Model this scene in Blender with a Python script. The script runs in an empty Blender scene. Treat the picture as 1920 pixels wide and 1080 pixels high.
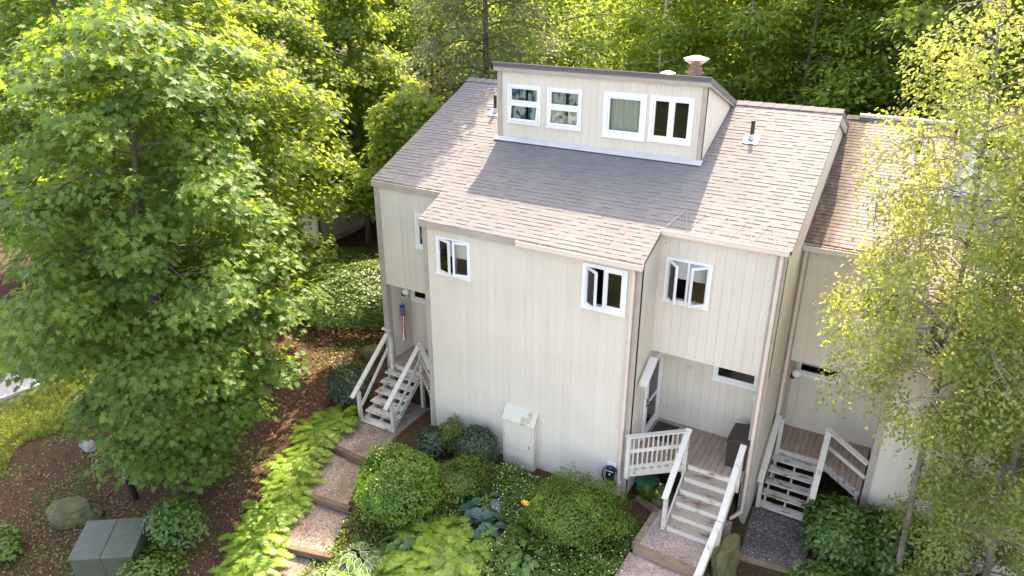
import bpy, math, random
import numpy as np
from mathutils import Matrix, Vector, noise as mnoise

# ------------------------------------------------------------------ camera, world, sun, exposure
scene = bpy.context.scene
col = scene.collection
CAM = Vector((9.9747, -13.062, 11.4401))
YAW, PITCH = 0.5232, 0.4192
cam = bpy.data.cameras.new('camera'); camo = bpy.data.objects.new('camera', cam); col.objects.link(camo)
cam.sensor_width = 36.0
cam.lens = 36.0 * 1363.95 / 1920.0
cam.clip_end = 1000
camo.location = CAM
camo.rotation_euler = (math.pi / 2 - PITCH, 0, YAW)
scene.camera = camo

SUN_DIR = Vector((-0.43, 1.90, 2.65)).normalized()          # towards the sun
SUN_EL = math.asin(SUN_DIR.z)
SUN_AZ = math.atan2(SUN_DIR.x, SUN_DIR.y)                   # clockwise from +Y
world = bpy.data.worlds.new('World'); scene.world = world; world.use_nodes = True
wn = world.node_tree.nodes; wl = world.node_tree.links
sky = wn.new('ShaderNodeTexSky'); sky.sky_type = 'NISHITA'; sky.sun_disc = False
sky.sun_elevation = SUN_EL; sky.sun_rotation = SUN_AZ
sky.air_density = 0.8; sky.dust_density = 2.2; sky.ozone_density = 0.4
wn['Background'].inputs['Strength'].default_value = 0.15
wl.new(sky.outputs[0], wn['Background'].inputs[0])
sl = bpy.data.lights.new('sun', 'SUN'); slo = bpy.data.objects.new('sun', sl); col.objects.link(slo)
sl.energy = 2.0; sl.angle = math.radians(0.6); sl.color = (1.0, 0.95, 0.89)
slo.rotation_euler = SUN_DIR.to_track_quat('Z', 'Y').to_euler()
vs = scene.view_settings
vs.view_transform = 'Standard'; vs.look = 'None'; vs.gamma = 1.0; vs.use_curve_mapping = False
vs.exposure = 2.95
vs.use_white_balance = True; vs.white_balance_temperature = 8200; vs.white_balance_tint = 17
scene.cycles.max_bounces = 8
scene.cycles.transmission_bounces = 4
scene.cycles.transparent_max_bounces = 8

rnd = random.Random(7)
NP = np.random.RandomState(11)

# ------------------------------------------------------------------ materials
def nodemat(name):
    m = bpy.data.materials.new(name); m.use_nodes = True
    nt = m.node_tree
    return m, nt, nt.nodes['Principled BSDF']

def noise_node(nt, scale, detail=4, rough=.55, vec=None):
    n = nt.nodes.new('ShaderNodeTexNoise'); n.inputs['Scale'].default_value = scale
    n.inputs['Detail'].default_value = detail; n.inputs['Roughness'].default_value = rough
    if vec is not None: nt.links.new(vec, n.inputs['Vector'])
    return n

def geo_pos(nt, scale=(1, 1, 1)):
    g = nt.nodes.new('ShaderNodeNewGeometry')
    m = nt.nodes.new('ShaderNodeMapping'); m.inputs['Scale'].default_value = scale
    nt.links.new(g.outputs['Position'], m.inputs['Vector'])
    return m.outputs[0]

def ramp(nt, fac, stops):
    r = nt.nodes.new('ShaderNodeValToRGB')
    e = r.color_ramp.elements
    while len(e) > 1: e.remove(e[-1])
    e[0].position = stops[0][0]; e[0].color = (*stops[0][1], 1)
    for p, c in stops[1:]:
        k = e.new(p); k.color = (*c, 1)
    nt.links.new(fac, r.inputs[0])
    return r.outputs[0]

def mix(nt, fac, a, b, mode='MIX'):
    n = nt.nodes.new('ShaderNodeMix'); n.data_type = 'RGBA'; n.blend_type = mode
    for s, v in ((n.inputs[0], fac), (n.inputs[6], a), (n.inputs[7], b)):
        if hasattr(v, 'is_linked') or hasattr(v, 'links'): nt.links.new(v, s)
        elif isinstance(v, tuple): s.default_value = (*v, 1)
        else: s.default_value = v
    return n.outputs[2]

def bump(nt, bsdf, height, strength=.3, dist=.02):
    b = nt.nodes.new('ShaderNodeBump'); b.inputs['Strength'].default_value = strength; b.inputs['Distance'].default_value = dist
    nt.links.new(height, b.inputs['Height']); nt.links.new(b.outputs[0], bsdf.inputs['Normal'])

def attr(nt, name='tint'):
    a = nt.nodes.new('ShaderNodeAttribute'); a.attribute_name = name
    return a.outputs['Fac']

def math_node(nt, op, a, b=None):
    n = nt.nodes.new('ShaderNodeMath'); n.operation = op
    for i, v in enumerate((a, b)):
        if v is None: continue
        if isinstance(v, (int, float)): n.inputs[i].default_value = v
        else: nt.links.new(v, n.inputs[i])
    return n.outputs[0]

def plain(name, c, rough=.6, metal=0, vary=.12, scale=3.0, spec=.5, bumpy=0):
    m, nt, b = nodemat(name)
    n = noise_node(nt, scale, 5, .6, geo_pos(nt))
    lo = tuple(x * (1 - vary) for x in c); hi = tuple(min(1, x * (1 + vary)) for x in c)
    nt.links.new(ramp(nt, n.outputs[0], [(.3, lo), (.7, hi)]), b.inputs['Base Color'])
    b.inputs['Roughness'].default_value = rough; b.inputs['Metallic'].default_value = metal
    b.inputs['Specular IOR Level'].default_value = spec
    if bumpy:
        n2 = noise_node(nt, scale * 12, 3, .6, geo_pos(nt)); bump(nt, b, n2.outputs[0], bumpy, .01)
    return m

def siding_mat(name, c, dirt=(.42, .36, .27)):
    m, nt, b = nodemat(name)
    v = geo_pos(nt, (7, 7, .5))
    n1 = noise_node(nt, 1.0, 6, .65, v)
    n2 = noise_node(nt, .7, 5, .6, geo_pos(nt))
    c1 = ramp(nt, n2.outputs[0], [(.3, tuple(x * .93 for x in c)), (.7, tuple(min(1, x * 1.04) for x in c))])
    oi = nt.nodes.new('ShaderNodeObjectInfo')
    rv = ramp(nt, oi.outputs['Random'], [(0, (.955, .95, .94)), (1, (1, 1, 1))])
    c2 = mix(nt, 1.0, c1, rv, 'MULTIPLY')
    f = ramp(nt, n1.outputs[0], [(.54, (0, 0, 0)), (.80, (.42, .42, .42))])
    n5 = noise_node(nt, 1.0, 5, .7, geo_pos(nt, (26, 26, .9)))
    c2 = mix(nt, ramp(nt, n5.outputs[0], [(.60, (0, 0, 0)), (.74, (.30, .30, .30))]), c2, tuple(x * .55 for x in c))
    nt.links.new(mix(nt, f, c2, dirt), b.inputs['Base Color'])
    n3 = noise_node(nt, 1.0, 4, .7, geo_pos(nt, (60, 60, 3)))
    bump(nt, b, n3.outputs[0], .25, .004)
    b.inputs['Roughness'].default_value = .75; b.inputs['Specular IOR Level'].default_value = .25
    return m

def worn_paint(name, paint, wood, lo=.5, hi=.62, scale=5.0, stretch=(1, 4, 4)):
    m, nt, b = nodemat(name)
    v = geo_pos(nt, stretch)
    n = noise_node(nt, scale * .4, 7, .72, v)
    n2 = noise_node(nt, scale * 6, 3, .6, v)
    f = ramp(nt, n.outputs[0], [(lo, (0, 0, 0)), (hi, (1, 1, 1))])
    oi = nt.nodes.new('ShaderNodeObjectInfo')
    rv = ramp(nt, oi.outputs['Random'], [(0, (.86, .85, .84)), (1, (1.0, 1.0, 1.0))])
    w2 = mix(nt, n2.outputs[0], tuple(x * .6 for x in wood), tuple(min(1, x * 1.3) for x in wood))
    p2 = mix(nt, 1.0, mix(nt, n2.outputs[0], tuple(x * .9 for x in paint), paint), rv, 'MULTIPLY')
    nt.links.new(mix(nt, f, p2, w2), b.inputs['Base Color'])
    bump(nt, b, n.outputs[0], .3, .006)
    b.inputs['Roughness'].default_value = .8; b.inputs['Specular IOR Level'].default_value = .2
    return m

def leaf_mat(name, dark, light, trans=.35, tcol=None, rough=.42, spec=.4):
    m, nt, b = nodemat(name)
    t = attr(nt)
    mid = tuple((a + c) / 2 for a, c in zip(dark, light))
    c = ramp(nt, t, [(0, dark), (.5, mid), (1, light)])
    n = noise_node(nt, .9, 2, .5, geo_pos(nt))
    c = mix(nt, 1.0, c, ramp(nt, n.outputs[0], [(.3, (.85, .88, .85)), (.7, (1.1, 1.08, 1.0))]), 'MULTIPLY')
    oi = nt.nodes.new('ShaderNodeObjectInfo')
    c = mix(nt, 1.0, c, ramp(nt, oi.outputs['Random'], [(0, (.80, .86, .80)), (.5, (1, 1, 1)), (1, (1.22, 1.12, .95))]), 'MULTIPLY')
    nt.links.new(c, b.inputs['Base Color'])
    b.inputs['Roughness'].default_value = rough; b.inputs['Specular IOR Level'].default_value = spec
    tr = nt.nodes.new('ShaderNodeBsdfTranslucent')
    tc = tcol or tuple(min(1, x) for x in (light[0] * 2.2 + .02, light[1] * 2.0 + .02, light[2] * .7))
    tcn = mix(nt, 1.0, tc, ramp(nt, t, [(0, (.7, .75, .7)), (1, (1.15, 1.08, 1.0))]), 'MULTIPLY')
    nt.links.new(tcn, tr.inputs[0])
    ms = nt.nodes.new('ShaderNodeMixShader'); ms.inputs[0].default_value = trans
    nt.links.new(b.outputs[0], ms.inputs[1]); nt.links.new(tr.outputs[0], ms.inputs[2])
    nt.links.new(ms.outputs[0], nt.nodes['Material Output'].inputs[0])
    return m

def shingle_mat(name, c0, c1, stain_shade=None):
    m, nt, b = nodemat(name)
    t = attr(nt)
    c = ramp(nt, t, [(0, c0), (.5, tuple((p + q) / 2 for p, q in zip(c0, c1))), (1, c1)])
    n = noise_node(nt, 90, 3, .7, geo_pos(nt))
    c = mix(nt, 1.0, c, ramp(nt, n.outputs[0], [(.25, (.72, .72, .72)), (.75, (1.2, 1.2, 1.2))]), 'MULTIPLY')
    n3 = noise_node(nt, .55, 4, .6, geo_pos(nt, (1.6, .5, .5)))
    c = mix(nt, 1.0, c, ramp(nt, n3.outputs[0], [(.3, (.90, .90, .91)), (.7, (1.05, 1.05, 1.04))]), 'MULTIPLY')
    if stain_shade:                                                # moss and rust washed down, plus shadow painted dark beside the taller gable wall
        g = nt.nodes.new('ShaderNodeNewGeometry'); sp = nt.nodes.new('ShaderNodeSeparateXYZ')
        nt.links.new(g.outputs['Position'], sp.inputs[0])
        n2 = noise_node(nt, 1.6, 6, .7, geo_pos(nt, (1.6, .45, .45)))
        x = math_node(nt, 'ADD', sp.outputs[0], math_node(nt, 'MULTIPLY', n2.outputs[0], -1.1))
        f = ramp(nt, math_node(nt, 'SUBTRACT', x, stain_shade - .42), [(0, (.95, .95, .95)), (.28, (.7, .7, .7)), (.6, (0, 0, 0))])
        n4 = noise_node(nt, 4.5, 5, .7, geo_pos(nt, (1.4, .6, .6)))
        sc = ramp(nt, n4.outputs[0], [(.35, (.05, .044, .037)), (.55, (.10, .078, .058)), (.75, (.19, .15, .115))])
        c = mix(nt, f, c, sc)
    nt.links.new(c, b.inputs['Base Color'])
    b.inputs['Roughness'].default_value = .92; b.inputs['Specular IOR Level'].default_value = .15
    bump(nt, b, n.outputs[0], .4, .004)
    return m

def glass_mat(name='window_glass'):
    m, nt, b = nodemat(name)
    nt.nodes.remove(b)
    tr = nt.nodes.new('ShaderNodeBsdfTransparent'); tr.inputs[0].default_value = (.90, .92, .91, 1)
    gl = nt.nodes.new('ShaderNodeBsdfGlossy'); gl.inputs['Roughness'].default_value = .015
    fr = nt.nodes.new('ShaderNodeFresnel'); fr.inputs[0].default_value = 1.5
    ms = nt.nodes.new('ShaderNodeMixShader')
    nt.links.new(fr.outputs[0], ms.inputs[0]); nt.links.new(tr.outputs[0], ms.inputs[1]); nt.links.new(gl.outputs[0], ms.inputs[2])
    nt.links.new(ms.outputs[0], nt.nodes['Material Output'].inputs[0])
    return m

def ground_mat():
    m, nt, b = nodemat('mulch_ground')
    p = geo_pos(nt)
    n1 = noise_node(nt, 22, 6, .75, p)
    n2 = noise_node(nt, .8, 4, .6, p)
    vor = nt.nodes.new('ShaderNodeTexVoronoi'); vor.inputs['Scale'].default_value = 26; nt.links.new(p, vor.inputs['Vector'])
    mul = ramp(nt, n1.outputs[0], [(.25, (.035, .019, .011)), (.5, (.105, .058, .034)), (.68, (.19, .115, .07)), (.85, (.32, .22, .14))])
    mul = mix(nt, .35, mul, mix(nt, 1.0, mul, vor.outputs['Color'], 'MULTIPLY'))
    moss = ramp(nt, n1.outputs[0], [(.3, (.03, .04, .012)), (.7, (.10, .12, .04))])
    f = ramp(nt, n2.outputs[0], [(.52, (0, 0, 0)), (.68, (.75, .75, .75))])
    base = mix(nt, f, mul, moss)
    # lawn beyond the maple, by the driveway
    g = nt.nodes.new('ShaderNodeNewGeometry'); sp = nt.nodes.new('ShaderNodeSeparateXYZ'); nt.links.new(g.outputs['Position'], sp.inputs[0])
    x = math_node(nt, 'ADD', sp.outputs[0], math_node(nt, 'MULTIPLY', noise_node(nt, .9, 4, .6, p).outputs[0], 2.4))
    lf = ramp(nt, math_node(nt, 'MULTIPLY', math_node(nt, 'ADD', x, 10.2), -.8), [(.2, (0, 0, 0)), (.8, (1, 1, 1))])
    yf = ramp(nt, math_node(nt, 'MULTIPLY', math_node(nt, 'ADD', sp.outputs[1], 1.2), -.8), [(.1, (0, 0, 0)), (.8, (1, 1, 1))])
    lf = mix(nt, 1.0, lf, yf, 'MULTIPLY')
    lawn = ramp(nt, n1.outputs[0], [(.3, (.06, .10, .015)), (.7, (.15, .21, .04))])
    ff = ramp(nt, math_node(nt, 'MULTIPLY', math_node(nt, 'ADD', sp.outputs[1], 11.5), -.5), [(0, (0, 0, 0)), (1, (1, 1, 1))])
    nt.links.new(mix(nt, ff, mix(nt, lf, base, lawn), (.055, .065, .028)), b.inputs['Base Color'])
    b.inputs['Roughness'].default_value = .95; b.inputs['Specular IOR Level'].default_value = .1
    bump(nt, b, n1.outputs[0], .9, .05)
    return m

def gravel_mat(name, lo, mid, hi):
    m, nt, b = nodemat(name)
    p = geo_pos(nt)
    v = nt.nodes.new('ShaderNodeTexVoronoi'); v.inputs['Scale'].default_value = 48; nt.links.new(p, v.inputs['Vector'])
    bw = nt.nodes.new('ShaderNodeSeparateColor'); nt.links.new(v.outputs['Color'], bw.inputs[0])
    c = ramp(nt, bw.outputs[0], [(0, lo), (.5, mid), (.85, mid), (1, hi)])
    n = noise_node(nt, 1.7, 5, .65, p)
    c = mix(nt, 1.0, c, ramp(nt, n.outputs[0], [(.3, (.62, .56, .5)), (.65, (1.08, 1.06, 1.04))]), 'MULTIPLY')
    nt.links.new(c, b.inputs['Base Color']); b.inputs['Roughness'].default_value = .9; b.inputs['Specular IOR Level'].default_value = .15
    bump(nt, b, v.outputs['Distance'], .8, .02)
    return m

def bark_mat(name, c, birch=False):
    m, nt, b = nodemat(name)
    n = noise_node(nt, 7 if not birch else 4, 6, .7, geo_pos(nt, (1, 1, .25) if not birch else (1, 1, 4)))
    if birch: cc = ramp(nt, n.outputs[0], [(.33, (.05, .045, .04)), (.42, (.5, .47, .42)), (.7, (.68, .65, .6))])
    else: cc = ramp(nt, n.outputs[0], [(.3, tuple(x * .45 for x in c)), (.55, c), (.75, tuple(x * 1.5 for x in c))])
    nt.links.new(cc, b.inputs['Base Color']); b.inputs['Roughness'].default_value = .9
    bump(nt, b, n.outputs[0], .7, .03)
    return m

def rock_mat(name, c, moss=0.0):
    m, nt, b = nodemat(name)
    n = noise_node(nt, 3, 7, .68, geo_pos(nt)); n2 = noise_node(nt, 2.2, 5, .6, geo_pos(nt))
    cc = ramp(nt, n.outputs[0], [(.3, tuple(x * .55 for x in c)), (.6, c), (.8, tuple(min(1, x * 1.35) for x in c))])
    if moss: cc = mix(nt, ramp(nt, n2.outputs[0], [(.5 - moss * .2, (0, 0, 0)), (.62, (.85, .85, .85))]), cc, (.11, .12, .025))
    nt.links.new(cc, b.inputs['Base Color']); b.inputs['Roughness'].default_value = .9
    bump(nt, b, n.outputs[0], .8, .05)
    return m

def curtain_mat(name, base, spots=None):
    m, nt, b = nodemat(name)
    c = base
    if spots:
        v = noise_node(nt, 5.5, 2, .5, geo_pos(nt, (1, 1, .8)))
        v2 = noise_node(nt, 4.2, 2, .5, geo_pos(nt, (1.3, 1, 1)))
        c = mix(nt, ramp(nt, v.outputs[0], [(.53, (0, 0, 0)), (.57, (1, 1, 1))]), base, spots[0])
        c = mix(nt, ramp(nt, v2.outputs[0], [(.60, (0, 0, 0)), (.63, (1, 1, 1))]), c, spots[1])
        nt.links.new(c, b.inputs['Base Color'])
        nt.links.new(c, b.inputs['Emission Color'])
        b.inputs['Emission Strength'].default_value = 0
    else:
        b.inputs['Base Color'].default_value = (*base, 1)
    b.inputs['Roughness'].default_value = .9
    return m

M = {}
M['siding'] = siding_mat('painted_siding', (.635, .575, .472))
M['trim'] = plain('taupe_trim', (.37, .315, .26), .65)
M['white'] = plain('white_paint', (.74, .735, .71), .5, vary=.05)
M['gutter'] = plain('peach_gutter', (.68, .56, .455), .4, vary=.06)
M['gutter_dark'] = plain('gutter_fill', (.10, .085, .08), .6)
M['litter'] = plain('leaf_litter', (.22, .12, .06), .9, vary=.4, scale=30)
M['shingle'] = shingle_mat('asphalt_shingle', (.166, .159, .149), (.186, .179, .168))
M['shingle_b'] = shingle_mat('old_asphalt_shingle', (.205, .184, .168), (.228, .206, .189), stain_shade=8.1)
M['roofdeck'] = plain('roof_felt', (.12, .105, .095), .9)
M['flash'] = plain('metal_flashing', (.48, .48, .47), .38, .5, vary=.1)
M['pipe'] = plain('black_pipe', (.022, .02, .02), .5)
M['steel'] = plain('galvanised_flue', (.55, .50, .47), .35, .8, vary=.2)
M['rust'] = plain('brown_flue', (.20, .13, .10), .6, .3, vary=.3, scale=8)
M['glass'] = glass_mat()
M['inner'] = plain('interior_wall', (.30, .28, .25), .9)
M['blind'] = plain('roller_blind', (.55, .56, .55), .8, vary=.03)
M['curtain_floral'] = curtain_mat('floral_curtain', (.72, .73, .66), ((.05, .20, .30), (.08, .20, .09)))
M['curtain_green'] = curtain_mat('pale_curtain', (.52, .56, .47))
M['deck'] = worn_paint('weathered_deck', (.43, .32, .25), (.29, .19, .135), .48, .72, 5, (4, 1, 1))
M['tread'] = worn_paint('worn_white_tread', (.66, .62, .55), (.26, .18, .12), .53, .60, 6, (1.2, 4, 4))
M['tread_b'] = worn_paint('worn_brown_tread', (.40, .325, .25), (.16, .10, .065), .54, .62, 5, (1, 3, 3))
M['rail'] = worn_paint('worn_white_rail', (.64, .60, .52), (.30, .25, .16), .56, .70, 5, (2, 2, 2))
M['moss_paint'] = worn_paint('mossy_white_paint', (.60, .57, .47), (.24, .23, .10), .52, .72, 7, (1, 1, 1))
M['timber'] = worn_paint('landscape_timber', (.20, .145, .09), (.10, .07, .045), .4, .65, 5, (1, 3, 3))
M['timber_pale'] = worn_paint('pale_landscape_timber', (.30, .22, .15), (.15, .10, .065), .45, .65, 5, (1, 3, 3))
M['bin'] = plain('brown_resin', (.035, .024, .018), .5, vary=.1)
M['black'] = plain('black_plastic', (.012, .012, .013), .4)
M['lampglass'] = plain('opal_globe', (.82, .81, .78), .25, vary=.02)
M['green_metal'] = plain('green_painted_steel', (.068, .080, .052), .5, vary=.22, scale=5)
M['concrete'] = plain('pale_concrete', (.40, .36, .33), .9, vary=.15, scale=6, bumpy=.2)
M['pavement'] = plain('pale_pavement', (.28, .24, .22), .9, vary=.12, scale=2)
M['slab'] = plain('walkway_slab', (.42, .38, .29), .9, vary=.15, scale=4, bumpy=.3)
M['ground'] = ground_mat()
M['gravel'] = gravel_mat('pea_gravel', (.14, .105, .08), (.36, .29, .235), (.58, .51, .44))
M['gravel_pink'] = gravel_mat('pink_gravel', (.24, .18, .15), (.46, .38, .33), (.64, .57, .52))
M['gravel_grey'] = gravel_mat('grey_gravel', (.05, .045, .045), (.16, .15, .15), (.55, .53, .52))
M['rock'] = rock_mat('mossy_rock', (.10, .082, .05), .7)
M['rock_plain'] = rock_mat('pale_rock', (.30, .28, .25))
M['bark'] = bark_mat('grey_bark', (.115, .09, .07))
M['bark_birch'] = bark_mat('birch_bark', (.5, .5, .5), True)
M['bark_grey'] = bark_mat('slender_birch_bark', (.20, .17, .14))
M['soil'] = plain('potting_soil', (.045, .03, .02), .95, vary=.3, scale=20)
M['barrel'] = plain('wooden_barrel', (.16, .10, .065), .8, vary=.3, scale=8)
M['bag'] = plain('green_plastic_bag', (.06, .22, .12), .35, vary=.15, scale=6)
M['red'] = plain('red_cloth', (.50, .02, .03), .8, vary=.08)
M['blue'] = plain('blue_cloth', (.02, .035, .16), .8, vary=.08)
M['cloth'] = plain('white_cloth', (.75, .74, .73), .8, vary=.03)
M['flower_w'] = plain('white_petal', (.80, .80, .74), .6, vary=.03)
M['flower_y'] = plain('orange_petal', (.75, .36, .03), .6, vary=.1)
M['screen'] = plain('screen_mesh', (.16, .16, .16), .7)
M['maple'] = leaf_mat('maple_leaf', (.040, .098, .026), (.115, .205, .048), .42, (.34, .50, .05), .50, .25)
M['maple_y'] = leaf_mat('light_maple_leaf', (.050, .100, .018), (.13, .19, .035), .50, (.46, .60, .07), .5, .2)
M['forest1'] = leaf_mat('forest_leaf', (.052, .105, .020), (.14, .21, .042), .55, (.54, .70, .11), .5, .2)
M['forest2'] = leaf_mat('forest_leaf_pale', (.055, .085, .034), (.15, .19, .085), .40, (.40, .46, .12), .5, .3)
M['birch'] = leaf_mat('birch_leaf', (.12, .165, .04), (.27, .31, .10), .44, (.52, .58, .11), .5, .3)
M['boxwood'] = leaf_mat('boxwood_leaf', (.050, .120, .012), (.13, .25, .025), .25, None, .35, .5)
M['dark_leaf'] = leaf_mat('holly_leaf', (.014, .038, .018), (.045, .090, .042), .12, None, .28, .6)
M['azalea'] = leaf_mat('azalea_leaf', (.050, .090, .014), (.14, .20, .030), .28)
M['lime_shrub'] = leaf_mat('spirea_leaf', (.060, .120, .014), (.17, .26, .035), .30)
M['fern'] = leaf_mat('fern_frond', (.085, .175, .022), (.22, .34, .05), .32)
M['hosta'] = leaf_mat('hosta_leaf', (.030, .085, .014), (.09, .18, .035), .22)
M['hosta_blue'] = leaf_mat('blue_hosta_leaf', (.032, .072, .052), (.07, .13, .095), .12)
M['ground_leaf'] = leaf_mat('groundcover_leaf', (.045, .105, .014), (.13, .22, .035), .28)
M['hedge'] = leaf_mat('hedge_leaf', (.032, .085, .014), (.11, .19, .045), .25)
M['rhodo'] = leaf_mat('rhododendron_leaf', (.028, .075, .014), (.085, .17, .030), .2, None, .35, .5)
M['grass'] = leaf_mat('grass_blade', (.07, .12, .015), (.19, .26, .04), .3)

# ------------------------------------------------------------------ mesh helpers
class MB:
    def __init__(s): s.v = []; s.f = []; s.t = []
    def add(s, vs, fs, tint=.5):
        o = len(s.v); s.v += [tuple(p) for p in vs]; s.f += [tuple(i + o for i in f) for f in fs]; s.t += [tint] * len(fs)
    def box(s, x0, x1, y0, y1, z0, z1, tint=.5):
        s.hexa([(x0, y0, z0), (x1, y0, z0), (x1, y1, z0), (x0, y1, z0), (x0, y0, z1), (x1, y0, z1), (x1, y1, z1), (x0, y1, z1)], tint)
    def hexa(s, p, tint=.5):   # 4 bottom ccw, 4 top ccw
        s.add(p, [(3, 2, 1, 0), (4, 5, 6, 7), (0, 1, 5, 4), (1, 2, 6, 5), (2, 3, 7, 6), (3, 0, 4, 7)], tint)
    def bar(s, a, b, w, h, tint=.5, up=(0, 0, 1)):
        a, b = Vector(a), Vector(b); d = (b - a).normalized(); upv = Vector(up)
        sd = d.cross(upv)
        if sd.length < 1e-4: sd = d.cross(Vector((1, 0, 0)))
        sd.normalize(); u = sd.cross(d).normalized()
        sd *= w / 2; u *= h / 2
        s.hexa([a - sd - u, a + sd - u, b + sd - u, b - sd - u, a - sd + u, a + sd + u, b + sd + u, b - sd + u], tint)
    def tube(s, pts, rad, n=7, cap=True, tint=.5):
        pts = [Vector(p) for p in pts]
        if not isinstance(rad, (list, tuple)): rad = [rad] * len(pts)
        o = len(s.v); ref = Vector((0.31, .17, .93)).normalized(); prev = None
        for i, p in enumerate(pts):
            d = (pts[min(i + 1, len(pts) - 1)] - pts[max(i - 1, 0)]).normalized()
            a = d.cross(ref) if prev is None else prev - d * prev.dot(d)
            if a.length < 1e-3: a = d.cross(Vector((1, 0, 0)))
            a.normalize(); prev = a; b = d.cross(a)
            for k in range(n):
                t = 2 * math.pi * k / n
                s.v.append(tuple(p + (a * math.cos(t) + b * math.sin(t)) * rad[i]))
        for i in range(len(pts) - 1):
            for k in range(n):
                s.f.append((o + i * n + k, o + i * n + (k + 1) % n, o + (i + 1) * n + (k + 1) % n, o + (i + 1) * n + k)); s.t.append(tint)
        if cap:
            s.f.append(tuple(o + k for k in range(n))[::-1]); s.t.append(tint)
            s.f.append(tuple(o + (len(pts) - 1) * n + k for k in range(n))); s.t.append(tint)
    def lathe(s, prof, c=(0, 0, 0), n=16, tint=.5):
        o = len(s.v)
        for r, z in prof:
            for k in range(n):
                t = 2 * math.pi * k / n; s.v.append((c[0] + r * math.cos(t), c[1] + r * math.sin(t), c[2] + z))
        for i in range(len(prof) - 1):
            for k in range(n):
                s.f.append((o + i * n + k, o + i * n + (k + 1) % n, o + (i + 1) * n + (k + 1) % n, o + (i + 1) * n + k)); s.t.append(tint)
        s.f.append(tuple(o + k for k in range(n))[::-1]); s.t.append(tint)
        s.f.append(tuple(o + (len(prof) - 1) * n + k for k in range(n))); s.t.append(tint)
    def mesh(s, name, mat, smooth=False):
        me = bpy.data.meshes.new(name); me.from_pydata(s.v, [], s.f)
        a = me.attributes.new('tint', 'FLOAT', 'FACE'); a.data.foreach_set('value', s.t)
        me.materials.append(mat)
        if smooth: me.polygons.foreach_set('use_smooth', [True] * len(me.polygons))
        me.update(); return me
    def build(s, name, mat, parent=None, smooth=False, bevel=0, loc=None):
        o = link(name, s.mesh(name, mat, smooth), parent, loc)
        if bevel:
            md = o.modifiers.new('bevel', 'BEVEL'); md.width = bevel; md.segments = 2; md.limit_method = 'ANGLE'
        return o

def link(name, data, parent=None, loc=None):
    o = bpy.data.objects.new(name, data); col.objects.link(o)
    if parent is not None: o.parent = parent
    if loc is not None: o.location = loc
    return o

def tag(o, label, cat, group=None, kind=None):
    o['label'] = label; o['category'] = cat
    if group: o['group'] = group
    if kind: o['kind'] = kind
    return o

def thing(name, label, cat, loc=(0, 0, 0), rz=0, group=None):
    o = link(name, None, None, loc); o.rotation_euler = (0, 0, rz); o.empty_display_size = .2
    return tag(o, label, cat, group)

def struct(name, mb, mat, **k):
    o = mb.build(name, mat, **k); o['kind'] = 'structure'; return o

def copy_tree(o, parent=None):
    c = o.copy(); col.objects.link(c); c.parent = parent
    for ch in list(o.children): copy_tree(ch, c)
    return c

# ------------------------------------------------------------------ terrain
def smooth(a, b, x):
    t = max(0.0, min(1.0, (x - a) / (b - a))); return t * t * (3 - 2 * t)
PATH_L = [(-1.55, .9), (-1.5, -.6), (-1.42, -1.75), (-.82, -3.35), (-.2, -4.7), (.5, -6.6), (1.2, -9)]
def path_x(y):
    for (xa, ya), (xb, yb) in zip(PATH_L, PATH_L[1:]):
        if yb <= y <= ya: return xa + (xb - xa) * (ya - y) / (ya - yb)
    return PATH_L[0][0] if y > 0 else PATH_L[-1][0]
def gz(x, y):
    z = -.12 * max(0, -y - .8) if y > -14 else -.12 * 13.2 - .03 * (-y - 14)
    if y > 12: z += .13 * (y - 12) if y < 60 else .13 * 48 + .3 * (y - 60)
    z -= .46 * smooth(7.75, 8.05, x) * smooth(14, 10, y)
    if -9 < y < 1: z -= .14 * (1 - smooth(.62, .95, abs(x - path_x(y))))
    z += .05 * mnoise.noise(Vector((x * .6, y * .6, 1.3))) + .02 * mnoise.noise(Vector((x * 2.3, y * 2.3, 4.1)))
    return z

mb = MB()
def axis(lo, hi, flo, fhi, fine, coarse):
    a = list(np.arange(lo, flo, coarse)) + list(np.arange(flo, fhi, fine)) + list(np.arange(fhi, hi + .1, coarse)); return a
xs = axis(-110, 110, -16, 16, .22, 3.0); ys = axis(-60, 130, -12, 8, .22, 3.0)
for yv in ys:
    for xv in xs: mb.v.append((xv, yv, gz(xv, yv)))
nx = len(xs)
for j in range(len(ys) - 1):
    for i in range(nx - 1): mb.f.append((j * nx + i, j * nx + i + 1, (j + 1) * nx + i + 1, (j + 1) * nx + i)); mb.t.append(.5)
struct('ground', mb, M['ground'], smooth=True)

# gravel terraces and landscape timbers of the left path
def slab_poly(pts, z0, z1):
    m = MB(); n = len(pts)
    m.add([(x, y, z0) for x, y in pts] + [(x, y, z1) for x, y in pts],
          [tuple(range(n))[::-1], tuple(range(n, 2 * n))] + [(i, (i + 1) % n, n + (i + 1) % n, n + i) for i in range(n)])
    return m
terr = [([(-2.35, -.35), (-2.15, -1.75), (-.8, -1.85), (-.35, -1.0), (-.02, -.05), (-.02, .9), (-2.0, .9)], -.09),
        ([(-2.10, -1.80), (-1.52, -3.42), (-.16, -3.28), (-.80, -1.86)], -.24),
        ([(-1.50, -3.45), (-.92, -4.86), (.42, -4.52), (-.14, -3.3)], -.41),
        ([(-.90, -4.9), (-.1, -7.2), (1.3, -7.0), (.44, -4.56)], -.60)]
for k, (pl, z) in enumerate(terr):
    struct('gravel_path', slab_poly(pl, z - .3, z), M['gravel'])
def timber(name, a, b, ztop, label, mat='timber', w=.13, h=.16):
    m = MB(); m.bar((a[0], a[1], ztop - h / 2), (b[0], b[1], ztop - h / 2), w, h)
    return tag(m.build(name, M[mat], bevel=.012), label, 'timber')
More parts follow.
